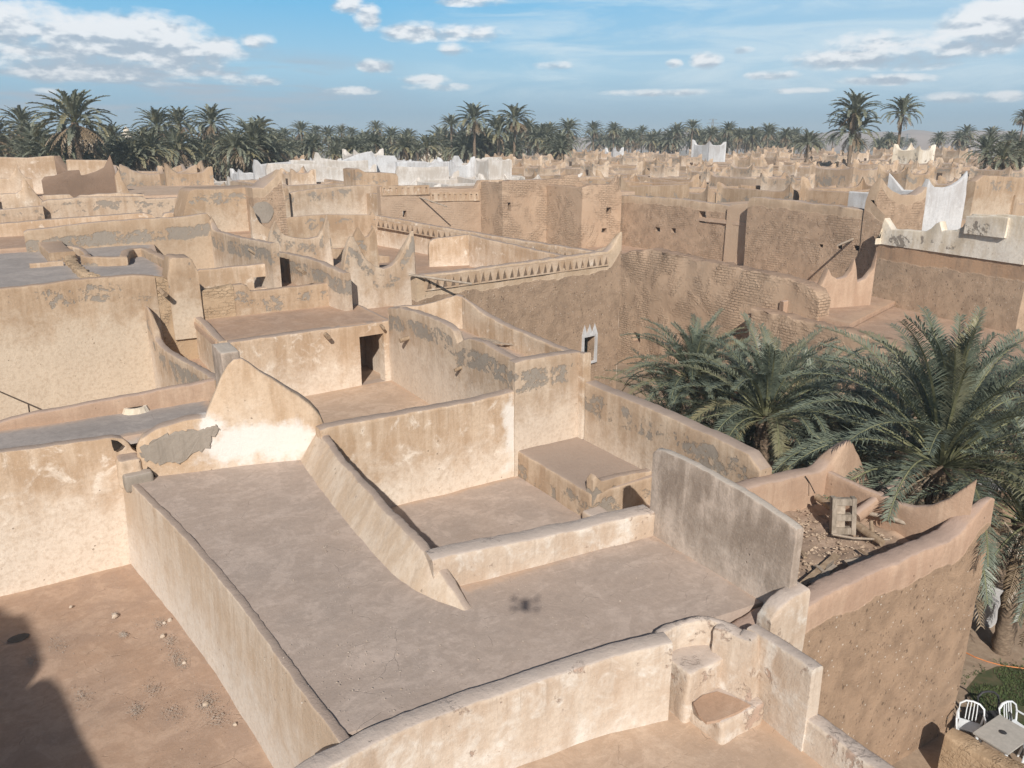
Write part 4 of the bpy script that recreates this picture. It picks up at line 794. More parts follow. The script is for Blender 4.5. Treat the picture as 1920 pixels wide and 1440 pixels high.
def white_house(Y, rows, label, z0):
    o = thing('white_house', label, 'house', (Y * .2, Y, 0)); n = 0
    for dy, prof, m_ in rows:
        w_ = wall(o, 'wall', ('Y', Y + dy), prof, .6, -9, m_, step=.6); n += 1
    a = PL(rows[0][1][0][0], 300, ('Y', Y)); b = PL(rows[0][1][-1][0], 300, ('Y', Y)); rect(o, 'roof', a[0], Y + .3, b[0] + 1, Y + 9, z0, WHT, n=(4, 4)); return o
white_house(80, [(0, [(500, 316), (503, 306), (520, 307), (560, 307), (608, 308), (612, 314)], WHT), (4, [(476, 312), (478, 299), (483, 300), (490, 308), (520, 305), (545, 303)], WHT2), (7, [(545, 300), (590, 301), (592, 285), (597, 286), (603, 296), (628, 300), (650, 302), (690, 300)], WHT)], 'whitewashed house at the left of the white quarter with one square white pillar', -4.3)
white_house(84, [(0, [(611, 316), (614, 313), (667, 314), (668, 320)], WHT), (6, [(640, 302), (660, 294), (672, 289), (690, 284), (700, 286), (706, 300)], WHT2), (8, [(704, 300), (708, 291), (740, 292), (745, 300), (800, 303)], WHT2)], 'whitewashed house in the middle of the white quarter with a sloping stair wall', -4.4)
white_house(82, [(0, [(745, 320), (748, 312), (800, 314), (840, 312), (842, 320)], WHT), (5, [(745, 304), (790, 303), (812, 305), (818, 298), (824, 304), (850, 302), (852, 292), (860, 292), (866, 302)], WHT2), (7, [(866, 306), (900, 305), (906, 296), (912, 295), (940, 294), (946, 306)], WHT)], 'whitewashed house at the right of the white quarter behind the slit niches', -4.2)

for px, py, pl_, par in [(300, 545, ('Y', 32.8), H6), (520, 545, ('Y', 36.7), H7), (470, 470, ((8.85, 45), (9.5, 36)), H7), (560, 505, ('Y', 33), H8)]:
    a = Vector(PL(px, py, pl_)); mb = MB(); mb.tube([a + Vector((0, .2, .03)), a + Vector((.1, -.5, -.1))], .09, 7, jit=.1); mb.build('drain_spout', WOOD, par, 60)
# ================================================================== far town: terrace houses, built once per kind and copied
def ring_wall(x0, y0, x1, y1, zt, zb, t, hh, hw, seed, missing=()):
    """Rectangular house wall with parapet; horns rise at the corners in a concave sweep."""
    rr = random.Random(seed); V = []; Fc = []
    cs = [(x0, y0), (x1, y0), (x1, y1), (x0, y1)]
    ic = [(x0 + t, y0 + t), (x1 - t, y0 + t), (x1 - t, y1 - t), (x0 + t, y1 - t)]
    hs = [0 if i in missing else hh * rr.uniform(.7, 1.25) for i in range(4)]
    outer = []; inner = []
    for i in range(4):
        a, b = cs[i], cs[(i + 1) % 4]; ia, ib = ic[i], ic[(i + 1) % 4]; L = math.hypot(b[0] - a[0], b[1] - a[1])
        ts = [0, .02] + [.04, .07, .11, .16, .24, .36, .5, .64, .76, .84, .89, .93, .96, .98]
        dip = rr.uniform(-.06, .1)
        for tt in ts:
            s = tt * L; s2 = L - s
            h = hs[i] * max(0, 1 - s / hw) ** 1.9 + hs[(i + 1) % 4] * max(0, 1 - s2 / hw) ** 1.9 + (dip if .05 < tt < .95 else 0) + rr.uniform(-.035, .035)
            outer.append((a[0] + (b[0] - a[0]) * tt, a[1] + (b[1] - a[1]) * tt, zt + h)); inner.append((ia[0] + (ib[0] - ia[0]) * tt, ia[1] + (ib[1] - ia[1]) * tt, zt + h - (.1 if tt == 0 else 0)))
    n = len(outer)
    for p in outer: V.append((p[0], p[1], zb))
    for p in outer: V.append((p[0] + rr.uniform(-.02, .02), p[1] + rr.uniform(-.02, .02), p[2] - .06))
    for p, q in zip(outer, inner): V.append(((p[0] * 2 + q[0]) / 3, (p[1] * 2 + q[1]) / 3, p[2]))
    for p, q in zip(outer, inner): V.append(((p[0] + q[0] * 2) / 3, (p[1] + q[1] * 2) / 3, q[2]))
    for p in inner: V.append((p[0], p[1], p[2] - .06))
    for p in inner: V.append((p[0], p[1], zb))
    for k_ in range(5):
        for i in range(n): j = (i + 1) % n; Fc.append((k_ * n + i, k_ * n + j, (k_ + 1) * n + j, (k_ + 1) * n + i))
    D = [3.0] * n + [.06] * n + [0] * 2 * n + [.06] * n + [3.0] * n
    return V, Fc, D
def seg_wall(x0, y0, x1, y1, t, za, zb_, base, rr, horn=0):
    pts = []; L = math.hypot(x1 - x0, y1 - y0); n = max(4, int(L / .6)); ux, uy = (x1 - x0) / L, (y1 - y0) / L; V = []; Fc = []; D = []
    for i in range(n + 1):
        s = i / n; z = za + (zb_ - za) * s + rr.uniform(-.04, .04) + horn * max(0, 1 - s * L / 1.3) ** 2
        x = x0 + (x1 - x0) * s; y = y0 + (y1 - y0) * s
        for (o, zz, d) in ((0, base, 2), (0, z - .06, .06), (t * .3, z, 0), (t * .7, z, 0), (t, z - .06, .06), (t, base, 2)): V.append((x - uy * o, y + ux * o, zz)); D.append(d)
    for i in range(n):
        for j in range(5): Fc.append((i * 6 + j, (i + 1) * 6 + j, (i + 1) * 6 + j + 1, i * 6 + j + 1))
    Fc.append(tuple(range(6))[::-1]); Fc.append(tuple(n * 6 + j for j in range(6)))
    return V, Fc, D
def house_kind(kind, wm, fm, hm):
    """Returns list of (name, mesh) around a local origin at the ground; roof level near z = 8.6."""
    rr = random.Random(kind * 17 + 3); sx = rr.uniform(7.5, 9.4); sy = rr.uniform(7.0, 9.4); z = 8.6; out = []
    def add(name, V, Fc, mat, D=None): out.append((name, mesh(name, V, Fc, mat, 50, {'d': D} if D else None)))
    V, Fc, D = ring_wall(-sx / 2, -sy / 2, sx / 2, sy / 2, z + rr.uniform(.5, .9), 0, .38, rr.uniform(.45, .95), rr.uniform(.8, 1.2), kind, () if rr.random() < .4 else (rr.randrange(4), rr.randrange(4))); add('wall', V, Fc, wm, D)
    def slab(x0, y0, x1, y1, zz): 
        mb = MB(); mb.box(x0, y0, zz - .3, x1, y1, zz); return mb
    s = slab(-sx / 2 + .2, -sy / 2 + .2, sx / 2 - .2, sy / 2 - .2, z); add('roof', s.v, s.f, fm)
    # partitions and raised terraces
    mb_v = []; mb_f = []; mb_d = []
    def join(V, Fc, D): b = len(mb_v); mb_v.extend(V); mb_d.extend(D); mb_f.extend([tuple(i + b for i in f) for f in Fc])
    xs = rr.uniform(-.15, .25) * sx
    join(*seg_wall(xs, -sy / 2 + .3, xs, sy / 2 - .3, .3, z + rr.uniform(.4, 1.0), z + rr.uniform(.4, 1.3), z - .2, rr, rr.choice([0, .6])))
    join(*seg_wall(-sx / 2 + .3, rr.uniform(-.1, .2) * sy, xs, rr.uniform(-.1, .2) * sy, .3, z + .5, z + rr.uniform(.5, 1.0), z - .2, rr))
    add('partition_wall', mb_v, mb_f, wm, mb_d)
    if kind % 3 != 2:
        # upper room with a dark doorway and small corner horns
        w2 = rr.uniform(2.6, 4.0); d2 = rr.uniform(2.4, 3.6); cx = rr.uniform(-.2, .2) * sx; cy = rr.uniform(0, .25) * sy
        V, Fc, D = ring_wall(cx - w2 / 2, cy - d2 / 2, cx + w2 / 2, cy + d2 / 2, z + rr.uniform(1.5, 2.2), z - .1, .3, .55, .8, kind + 50); add('upper_room', V, Fc, hm if kind % 2 else wm, D)
        s = slab(cx - w2 / 2 + .1, cy - d2 / 2 + .1, cx + w2 / 2 - .1, cy + d2 / 2 - .1, z + 1.4); add('upper_roof', s.v, s.f, fm)
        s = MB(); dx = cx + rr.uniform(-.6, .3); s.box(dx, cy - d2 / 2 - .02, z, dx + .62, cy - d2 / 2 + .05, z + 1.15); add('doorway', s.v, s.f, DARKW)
    else:
        s = slab(xs + .3, -sy / 2 + .3, sx / 2 - .3, sy / 2 - .3, z + .45); add('raised_terrace', s.v, s.f, fm)
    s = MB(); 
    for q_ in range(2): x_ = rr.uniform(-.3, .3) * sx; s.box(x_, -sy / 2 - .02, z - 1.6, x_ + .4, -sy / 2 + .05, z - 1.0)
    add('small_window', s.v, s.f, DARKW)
    return out
KINDS = {'beige': [house_kind(i, CRMP, FLC, CRM) for i in range(6)], 'ochre': [house_kind(i + 6, OCH, FCO, CRMP) for i in range(5)],
         'white': [house_kind(i + 11, WHT, FBL, WHT2) for i in range(5)], 'brown': [house_kind(i + 16, MUDT, FLC, CRM) for i in range(4)]}
FARLAB = {
 'beige': ['distant beige house with flaking plaster and pointed roof corners', 'distant beige house whose roof carries a small upper room', 'distant beige house with a raised roof terrace'],
 'ochre': ['distant ochre house with pointed roof corners', 'distant ochre house with a small room on its roof', 'distant ochre house with an extra raised terrace'],
 'white': ['whitewashed house with pointed corners in the white quarter', 'whitewashed house with a small room on its roof', 'whitewashed house with a raised roof terrace'],
 'brown': ['distant brown mud house with a pale plastered parapet', 'distant brown mud house with a small room on its roof', 'distant brown mud house with a raised terrace']}
used = {}
def place_house(tone, ki, x, y, zoff, rz, s=1.0):
    parts = KINDS[tone][ki % len(KINDS[tone])]
    lab = FARLAB[tone][ki % 3]
    o = thing('white_house' if tone == 'white' else 'house', lab, 'house', (x, y, zoff), rz, 'far ' + tone + ' houses, form %s' % ['plain', 'with a room', 'with a terrace'][ki % 3])
    o.scale = (s, s, 1)
    for nm, me in parts: link(bpy.data.objects.new(nm, me), o)
    return o
def az_px(x, y): return 960 + 1549 * math.tan(math.atan2(x, y) - YAW)
hr = random.Random(21); cnt = 0
for gx in range(-3, 34):
    for gy in range(-3, 30):
        x = gx * 9.2 + 4 + hr.uniform(-.5, .5) + (gy % 3) * .6; y = gy * 9.4 + 3 + hr.uniform(-.5, .5)
        d = math.hypot(x, y); a = math.degrees(math.atan2(x, y)) - 31.8
        if abs(a) > 36 or d < 55: continue
        px = az_px(x, y)
        # where the town stands, seen from above
        if px < 330: far = 68; near = 200
        elif px < 520: near = 66; far = 92
        elif px < 960: near = 68; far = 128
        elif px < 1200: near = 60; far = 178
        else: near = 48; far = 215
        if px < 330 or not (near < d < far): continue
        if 20 < x < 47 and y < 69: continue
        if 8 < x < 28.5 and 50 < y < 73: continue
        if x < 57 and y < 52 and x > 34 and px < 1650: continue
        if px > 1640 and d < 58: continue
        if px > 1480 and d > 150 and hr.random() < .35: continue
        tone = 'beige'
        u = hr.random()
        if 470 < px < 960 and d > 84: tone = 'white' if u < .86 else 'ochre'
        elif px >= 960 and d < 105 and px < 1010: tone = 'white'
        else: tone = 'beige' if u < .58 else 'ochre' if u < .84 else 'brown' if (u < .975 or d < 130) else 'white'
        ki = hr.randrange(6); ztop = -4.9 + d * .0062 + hr.uniform(-.5, .55)
        if 900 < px and d > 120: ztop = -3.9 + hr.uniform(-.5, .6)
        if tone == 'white': ztop -= .1
        place_house(tone, ki, x, y, (ztop + CZ) - 9.3, hr.choice([0, 1, 2, 3]) * math.pi / 2 + R(hr.uniform(-4, 4)), hr.uniform(.92, 1.03)); cnt += 1
print('far houses', cnt)
def tower_house(px, pyt, d, w, h, mat, label, hh=.9):
    v = px_dir(px, pyt); t = d / math.hypot(v[0], v[1]); x, y, z = v[0] * t, v[1] * t, v[2] * t
    o = thing('white_house' if mat in (WHT, WHT2) else 'house', label, 'house', (x, y, 0))
    V, Fc, D = ring_wall(x - w / 2, y - w / 2, x + w / 2, y + w / 2, z - hh, z - h, .35, hh, w * .32, int(px)); obj('wall', V, Fc, mat, o, 50, {'d': D})
    mb = MB(); mb.box(x - w / 2 + .2, y - w / 2 + .2, z - h, x + w / 2 - .2, y + w / 2 - .2, z - hh - .8); mb.build('roof', FLC, o)
    return o
tower_house(1330, 263, 150, 4.2, 9, WHT2, 'bright white square tower with jagged top far off right of centre')
tower_house(1152, 276, 160, 2.6, 9, WHT2, 'narrow white turret far off in the beige roofs')
tower_house(1716, 268, 120, 3.6, 9, LIME, 'white horned tower house beside the tall single palm at the right')
tower_house(1668, 318, 92, 0.1 + 4.5, 7, CRM, 'cream roof room with horns in front of the right hand palms', .7)
tower_house(1590, 308, 88, 5.0, 7, CRMP, 'cream roof room with open doorway and slumped parapet right of centre', .5)
tower_house(680, 280, 112, 4.2, 8, WHT, 'white stair tower, tallest in the white quarter', .7)
tower_house(925, 297, 98, 3.2, 8, WHT, 'white corner block at the right end of the white quarter', .3)
tower_house(855, 296, 100, 3.4, 8, WHT2, 'white tapering stair head in the white quarter', .8)
tower_house(287, 305, 84, 6.5, 8, CRMP, 'cream house with three rounded horns at the foot of the left palms', .9)
tower_house(345, 306, 80, 4.0, 8, OCH, 'small ochre roof room with one leaning horn near the left palms', .8)
tower_house(795, 268, 190, 7, 10, LIME, 'far pale house seen through a gap in the palms', .8)

# ================================================================== date palms
LEAF = []
def leafmat(name, c1, c2, c3):
    m_, k, b = newmat(name); g = k.new('ShaderNodeNewGeometry').outputs['Position']; oi = k.new('ShaderNodeObjectInfo').outputs['Random']
    n = k.noise(g, 1.3, 4, .6); n2 = k.noise(g, 9, 3, .6)
    c = k.mix(k.ss(n, .35, .65), c1, c2); c = k.mix(k.m('MULTIPLY', k.ss(n2, .5, .75), .6), c, c3); c = k.mix(k.m('MULTIPLY', oi, .25), c, c3)
    fc = k.new('ShaderNodeAttribute', attribute_name='fc').outputs['Fac']; c = k.mix(k.m('MULTIPLY', k.ss(fc, .55, 1.0), .85), c, (.26, .225, .12)); c = k.mix(k.m('MULTIPLY', k.ss(fc, .35, .0), .35), c, sc3(c1, .6))
    k.l.new(c, b.inputs['Base Color']); b.inputs['Roughness'].default_value = .42; b.inputs['Specular IOR Level'].default_value = .45
    return m_
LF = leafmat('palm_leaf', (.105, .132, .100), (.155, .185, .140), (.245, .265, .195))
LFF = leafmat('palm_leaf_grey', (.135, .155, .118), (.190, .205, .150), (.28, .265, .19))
DRYL = leafmat('palm_leaf_dry', (.20, .145, .09), (.29, .215, .14), (.38, .30, .21))
STM = simple('palm_stalk', (.15, .16, .085), (.25, .245, .14), 5, .6, .1)
TRK = simple('palm_trunk', (.15, .11, .08), (.28, .21, .15), 7, .95, .9, (1, 1, 2.5))
def frond(V, Fc, SV, SF, base, az, el0, L, droop, nl, ll, lw, rr, fold=.5, bare=.18, twist=0.):
    """One feather leaf: an arching stalk and two rows of narrow folded leaflets."""
    n = 14; pts = []; p = Vector(base); a = el0; hd = Vector((math.cos(az), math.sin(az), 0)); sd = Vector((-math.sin(az), math.cos(az), 0))
    sw = rr.uniform(-.25, .25) + twist
    for i in range(n + 1):
        pts.append(p.copy()); t = i / n; a2 = a - droop * (t ** 1.6)
        dv = (hd * math.cos(a2) + Vector((0, 0, 1)) * math.sin(a2) + sd * sw * t); dv.normalize(); p = p + dv * L / n
    b = len(SV)
    for i, q in enumerate(pts):
        r = L * .0075 * (1 - .8 * i / n) + .003; d = (pts[min(i + 1, n)] - pts[max(i - 1, 0)]).normalized(); s_ = d.cross(Vector((0, 0, 1)))
        s_ = s_.normalized() if s_.length > .05 else sd.copy(); u = s_.cross(d)
        for (x, y) in ((-1, 0), (0, 1), (1, 0)): SV.append(tuple(q + s_ * x * r * 1.3 + u * y * r))
    for i in range(n):
        for j in range(3): k2 = (j + 1) % 3; SF.append((b + i * 3 + j, b + i * 3 + k2, b + i * 3 + 3 + k2, b + i * 3 + 3 + j))
    for i in range(nl):
        t = bare + (1 - bare) * (i + .5) / nl; f = t * n; i0 = min(n - 1, int(f)); q = pts[i0].lerp(pts[i0 + 1], f - i0)
        d = (pts[i0 + 1] - pts[i0]).normalized(); s_ = d.cross(Vector((0, 0, 1))); s_ = s_.normalized() if s_.length > .05 else sd.copy(); u = s_.cross(d)
        prof = min(1, .45 + 2.2 * (t - bare)) * (1 - .62 * max(0, t - .55) / .45)
        for sg in (-1, 1):
            l = ll * prof * rr.uniform(.70, 1.18); fw = .62 + .5 * t + rr.uniform(-.22, .22)
            if rr.random() < .05: continue
            dv = (s_ * sg + d * fw + u * (fold + rr.uniform(-.25, .2))).normalized(); mid = q + dv * l * .55; tip = q + (dv * l) + Vector((0, 0, -l * rr.uniform(.05, .22)))
            wv = (d * .9 - dv * .2).normalized() * lw * .5; lift = u * lw * .22
            b = len(V); V += [tuple(q - wv * .5), tuple(q + wv * .5), tuple(mid + wv + lift), tuple(mid - wv + lift), tuple(tip)]
            Fc += [(b, b + 1, b + 2, b + 3), (b + 3, b + 2, b + 4)]
def palm_kind(seed, nf, L, nl, ll, lw, trunk_h, trunk_r, dead=10, upright=.0, lf=LF):
    """Crown sits at local z = 0; the trunk goes down from there."""
    rr = random.Random(seed); V, Fc, SV, SF = [], [], [], []; DV, DF, DSV, DSF = [], [], [], []
    FC = []
    for i in range(nf):
        t = i / nf; az = i * 2.39996 + rr.uniform(-.25, .25); el0 = R(86 - 92 * t ** .85 + rr.uniform(-8, 8) + upright * 20)
        l = L * (rr.uniform(.86, 1.08)) * (.78 + .3 * min(1, t * 3)); r0 = trunk_r * .6
        frond(V, Fc, SV, SF, (math.cos(az) * r0, math.sin(az) * r0, .25 * (1 - t)), az, el0, l, R(52 + 38 * t + rr.uniform(-10, 14)), nl, ll, lw, rr, fold=.55 - .25 * t)
        fcv = rr.uniform(0, .6) if rr.random() > .10 + .25 * t else rr.uniform(.6, 1.0); FC += [fcv] * (len(V) - len(FC))
    for i in range(dead):
        az = rr.uniform(0, 6.28); l = L * rr.uniform(.6, .9)
        frond(DV, DF, DSV, DSF, (math.cos(az) * trunk_r, math.sin(az) * trunk_r, -.15), az, R(rr.uniform(-50, -15)), l, R(rr.uniform(35, 65)), max(8, nl // 2), ll * .75, lw, rr, fold=-.2)
    out = [('crown', mesh('crown', V, Fc, lf, None, {'fc': FC})), ('leaf_stalks', mesh('leaf_stalks', SV, SF, STM))]
    if dead:
        b = len(DV); DV += DSV; DF += [tuple(x + b for x in f) for f in DSF]; out.append(('dry_leaves', mesh('dry_leaves', DV, DF, DRYL)))
    # trunk with leaf scars
    mb = MB(); n = int(trunk_h / .22); pts = []; rs = []
    lean = rr.uniform(-.5, .5)
    for i in range(n + 1):
        z = -trunk_h * i / n; pts.append((lean * (z / trunk_h) ** 2 * .6, .3 * lean * (z / trunk_h) ** 2, z + .1)); rs.append(trunk_r * (1.25 if z > -.8 else 1.0 + .15 * i / n) * (1.12 if i % 2 else .92))
    mb.tube(pts, rs, 9, jit=.10)
    for i in range(24):
        a_ = rr.uniform(0, 6.28); z = -rr.uniform(.05, 1.3); r = trunk_r * 1.1
        p0 = Vector((math.cos(a_) * r, math.sin(a_) * r, z)); mb.tube([p0, p0 + Vector((math.cos(a_) * .12, math.sin(a_) * .12, .22))], [.06, .03], 4)
    out.append(('trunk', mesh('trunk', mb.v, mb.f, TRK, 60)))
    return out
def place_palm(parts, x, y, zc, label, group=None, s=1.0, rz=0., name='date_palm', hs=None):
    o = thing(name, label, 'palm tree', (x, y, zc + CZ), rz, group); o.scale = (s, s, s * (hs or 1))
    for nm, me in parts: link(bpy.data.objects.new(nm, me), o)
    return o
NEAR = [palm_kind(1, 80, 5.1, 84, .62, .038, 6, .26, 12, upright=.55), palm_kind(2, 62, 3.9, 70, .52, .036, 7, .24, 10, upright=.45), palm_kind(3, 46, 3.9, 66, .50, .036, 6, .24, 18, upright=.2)]
PLIST = [ # px, py, z, scale, kind
 (1765, 876, -8.4, .95, 0, 'largest garden palm, right of the ruined roof, with broad blue green fronds'),
 (1300, 715, -8.3, .70, 1, 'smaller garden palm growing against the brown wall beside the niche facade'),
 (1435, 785, -8.4, .86, 1, 'middle garden palm between the small one and the largest one'),
 (1925, 985, -9.6, .95, 2, 'garden palm at the right edge hanging dry brown fronds behind the horned corner'),
 (1600, 870, -10.0, .85, 2, 'low garden palm tucked in front of the largest palm beyond the small pyramid horn'),
 (1262, 800, -10.4, .8, 2, 'low garden palm in the corner below the niche facade'),
 (1520, 790, -9.4, .9, 2, 'low garden palm filling the gap between the middle and the largest palm'),
 (1345, 800, -9.8, .95, 2, 'low garden palm under the fronds of the middle palm'),
 (1690, 800, -10.0, .95, 2, 'low garden palm behind the stem of the largest palm'),
 (1400, 850, -10.4, .9, 2, 'low garden palm behind the terrace side wall'),
 (1985, 800, -8.8, .8, 1, 'garden palm cut off by the right edge of the picture')]
for i, (px, py, z, s, kd, lab) in enumerate(PLIST):
    x, y, _ = P(px, py, z); place_palm(NEAR[kd], x, y, z, lab, 'palms in the garden court', s, i * 1.3)
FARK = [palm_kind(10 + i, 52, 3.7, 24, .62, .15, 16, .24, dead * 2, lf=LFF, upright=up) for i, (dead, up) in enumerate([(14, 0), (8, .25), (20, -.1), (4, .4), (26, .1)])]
FP_ = [ # px, py of crown centre, apparent radius px, distance
 (140, 232, 62, 96, 4), (42, 238, 36, 118, 1), (-10, 262, 42, 108, 0), (296, 240, 36, 120, 1), (336, 234, 33, 128, 0), (397, 232, 35, 120, 0), (474, 266, 44, 104, 0), (70, 268, 42, 112, 2), (210, 270, 40, 120, 2), (490, 246, 26, 150, 1),
 (706, 243, 17, 210, 4), (735, 257, 20, 190, 0), (565, 248, 20, 185, 1), (534, 257, 18, 195, 0), (592, 250, 16, 205, 2), (615, 256, 20, 185, 0), (640, 250, 15, 210, 1), (660, 254, 16, 205, 0), (765, 262, 21, 180, 4), (685, 268, 24, 165, 0),
 (846, 238, 22, 165, 3), (889, 226, 33, 140, 0), (965, 226, 31, 140, 2), (935, 250, 32, 140, 1), (990, 246, 22, 170, 0), (1030, 250, 20, 180, 1), (1066, 246, 24, 170, 0), (1113, 246, 18, 200, 1), (1151, 246, 17, 205, 0), (1204, 249, 13, 230, 3), (1180, 258, 17, 215, 0),
 (1270, 248, 18, 215, 0), (1298, 243, 18, 215, 1), (1335, 254, 18, 210, 0), (1366, 246, 18, 215, 0), (1385, 256, 17, 210, 2), (1412, 256, 18, 210, 1), (1441, 250, 19, 205, 0), (1474, 257, 17, 210, 1), (1515, 272, 27, 150, 3),
 (1602, 214, 40, 118, 3), (1598, 250, 44, 120, 3), (1692, 214, 32, 122, 3), (1668, 262, 15, 220, 0), (1708, 268, 10, 260, 2), (1762, 262, 15, 225, 1), (1812, 251, 17, 220, 0), (1798, 262, 17, 215, 2), (1858, 256, 18, 215, 1), (1895, 264, 20, 200, 0), (1920, 222, 18, 180, 2),
 (1850, 288, 34, 108, 3), (1880, 300, 36, 100, 2), (1915, 290, 32, 110, 0)]
pr = random.Random(5)
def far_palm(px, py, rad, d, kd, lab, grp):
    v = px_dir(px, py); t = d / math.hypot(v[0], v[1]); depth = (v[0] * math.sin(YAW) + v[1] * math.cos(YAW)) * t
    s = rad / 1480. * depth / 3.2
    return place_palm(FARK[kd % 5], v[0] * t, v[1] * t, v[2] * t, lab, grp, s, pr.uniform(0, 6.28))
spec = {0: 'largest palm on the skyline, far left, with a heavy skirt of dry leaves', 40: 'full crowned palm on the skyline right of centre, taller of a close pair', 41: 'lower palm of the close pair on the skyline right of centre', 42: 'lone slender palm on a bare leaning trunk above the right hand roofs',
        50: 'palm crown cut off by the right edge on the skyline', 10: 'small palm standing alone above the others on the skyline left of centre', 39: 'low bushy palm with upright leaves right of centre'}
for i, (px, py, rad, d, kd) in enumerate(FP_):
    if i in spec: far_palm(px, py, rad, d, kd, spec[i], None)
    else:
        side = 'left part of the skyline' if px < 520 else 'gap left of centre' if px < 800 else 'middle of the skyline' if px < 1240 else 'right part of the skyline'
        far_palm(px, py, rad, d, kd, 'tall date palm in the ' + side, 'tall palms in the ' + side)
# lower growth of the grove, crown under crown
for i in range(205):
    px = pr.uniform(-60, 1980) if i < 160 else pr.uniform(-60, 1080)
    if px < 520: py = pr.uniform(276, 314); rad = pr.uniform(26, 42); d = pr.uniform(98, 150)
    elif px < 800: py = pr.uniform(270, 294); rad = pr.uniform(16, 28); d = pr.uniform(132, 200)
    elif px < 1060: py = pr.uniform(260, 292); rad = pr.uniform(22, 36); d = pr.uniform(140, 200)
    elif px < 1500: py = pr.uniform(258, 275); rad = pr.uniform(15, 24); d = pr.uniform(215, 300)
    else:
        py = pr.uniform(264, 277); rad = pr.uniform(11, 18); d = pr.uniform(230, 320)
        if pr.random() < .2: continue
    far_palm(px, py, rad, d, i, 'one of the low date palms in the dense grove behind the roofs', 'low palms of the grove')
# bare trunk of the lone palm gets its dry collar from the crown; distant scrub closes the grove
# ================================================================== things on the ruined roof
def single(name, mb, mat, label, cat, smooth=None, group=None):
    return tag(mb.build(name, mat, None, smooth), label, cat, group)
mb = MB(); a = P(1531, 932, -8.28); b = P(1655, 1018, -8.45)
a, b = Vector(a), Vector(b); mb.tube([a, a.lerp(b, .3) + Vector((0, 0, .02)), a.lerp(b, .65), b], [.085, .095, .10, .085], 9, jit=.12)
t1 = b.lerp(a, .14); mb.tube([t1, t1 + Vector((.22, .22, .2))], [.05, .045], 7, jit=.1)
single('log', mb, WOOD, 'thick split palm log with a stub branch lying across the ruined roof', 'log', 60)
# timber latch frame: a thick grey board standing on edge, pierced by notches
TBR = simple('split_timber', (.20, .165, .13), (.36, .305, .25), 7, .9, .7, (1, 1, .3))
c = Vector(P(1582, 1003, -8.52)); o = thing('timber_frame', 'grey notched timber frame standing upright against the palm log', 'timber', (c.x, c.y, CZ - 8.52))
u = Vector((.83, -.56, 0)); n_ = Vector((.56, .83, 0)); up = Vector((0, 0, 1)) + n_ * .25
def fr_box(s0, s1, z0, z1, o0, o1):
    mb = MB(); q = []
    for z in (z0, z1):
        for (s, off) in ((s0, o0), (s1, o0), (s1, o1), (s0, o1)): p = c + u * s + n_ * off + up * z; q.append(tuple(p))
    mb.add(q, [(3, 2, 1, 0), (4, 5, 6, 7), (0, 1, 5, 4), (1, 2, 6, 5), (2, 3, 7, 6), (3, 0, 4, 7)]); return mb
fr_box(-.27, -.17, 0, .80, 0, .16).build('side_board', TBR, o); fr_box(.17, .27, 0, .80, 0, .16).build('side_board', TBR, o)
for z in (0, .30, .64): fr_box(-.17, .17, z, z + .14, .02, .14).build('rung', TBR, o)
mb = fr_box(-.17, .04, .1, .7, .06, .12); mb.build('back_board', WOODG, o)
mb = MB(); a = Vector(P(1603, 970, -8.35)); b = Vector(P(1690, 903, -7.80)); mb.tube([a, a.lerp(b, .5), b], [.15, .145, .13], 10, jit=.06)
single('palm_post', mb, COR, 'stout plastered post sloping up over the parapet behind the timber frame', 'post', 60)
mb = MB(); cc = a.lerp(b, .55); ax_ = (b - a).normalized()
s1 = ax_.cross(Vector((0, 0, 1))).normalized(); s2 = s1.cross(ax_)
for r_, of in ((.19, 0), (.22, .05), (.25, .09), (.18, .13)):
    mb.tube([cc + ax_ * (of + .06 * math.sin(t)) + s1 * math.cos(t) * r_ + s2 * math.sin(t) * r_ - Vector((0, 0, .02)) for t in [i * .449 for i in range(15)]], .012, 5, cap=False)
single('rope_coil', mb, BLK, 'coil of black rope looped round the sloping post', 'rope')
mb = MB(); a = Vector(P(1628, 962, -8.30)); b = Vector(P(1775, 1008, -8.38)); mb.tube([a, a.lerp(b, .3) + Vector((0, 0, .05)), a.lerp(b, .7) + Vector((0, 0, .03)), b], [.05, .055, .05, .035], 8, jit=.08)
single('pole', mb, WOODG, 'long pale pole lying along the right parapet of the ruined roof', 'pole', 60)
mb = MB(); mb.tube([P(1562, 1002, -8.42), P(1600, 1009, -8.4), P(1668, 1012, -8.45)], [.03, .028, .02], 6, jit=.1); single('stick', mb, WOODG, 'thin crooked stick lying in front of the timber frame', 'stick')
mb = MB(); mb.tube([P(1510, 893, -7.75), P(1518, 905, -7.95), P(1528, 925, -8.1)], .012, 5); single('wire', mb, BLK, 'short rusty wire hanging over the back parapet of the ruined roof', 'wire')
PK = [((1500, 1100), (1570, 1040), .14), ((1520, 1095), (1566, 1060), .09), ((1545, 1085), (1600, 1075), .30), ((1590, 1060), (1655, 1048), .30), ((1610, 1030), (1650, 1055), .06), ((1530, 1060), (1560, 1085), .07), ((1494, 1020), (1510, 1045), .08), ((1560, 1050), (1545, 1090), .10), ((1655, 1045), (1700, 1022), .22)]
for i, (p, q, w_) in enumerate(PK):
    mb = MB(); mb.plank(P(p[0], p[1], -8.50 + .02 * (i % 3)), P(q[0], q[1], -8.46 + .03 * (i % 2)), w_, .03, rnd.uniform(-.3, .3)); single('board', mb, WOODG if i % 2 else WOOD, 'broken palm wood board lying in the rubble of the ruined roof', 'board', None, 'broken boards on the ruined roof')
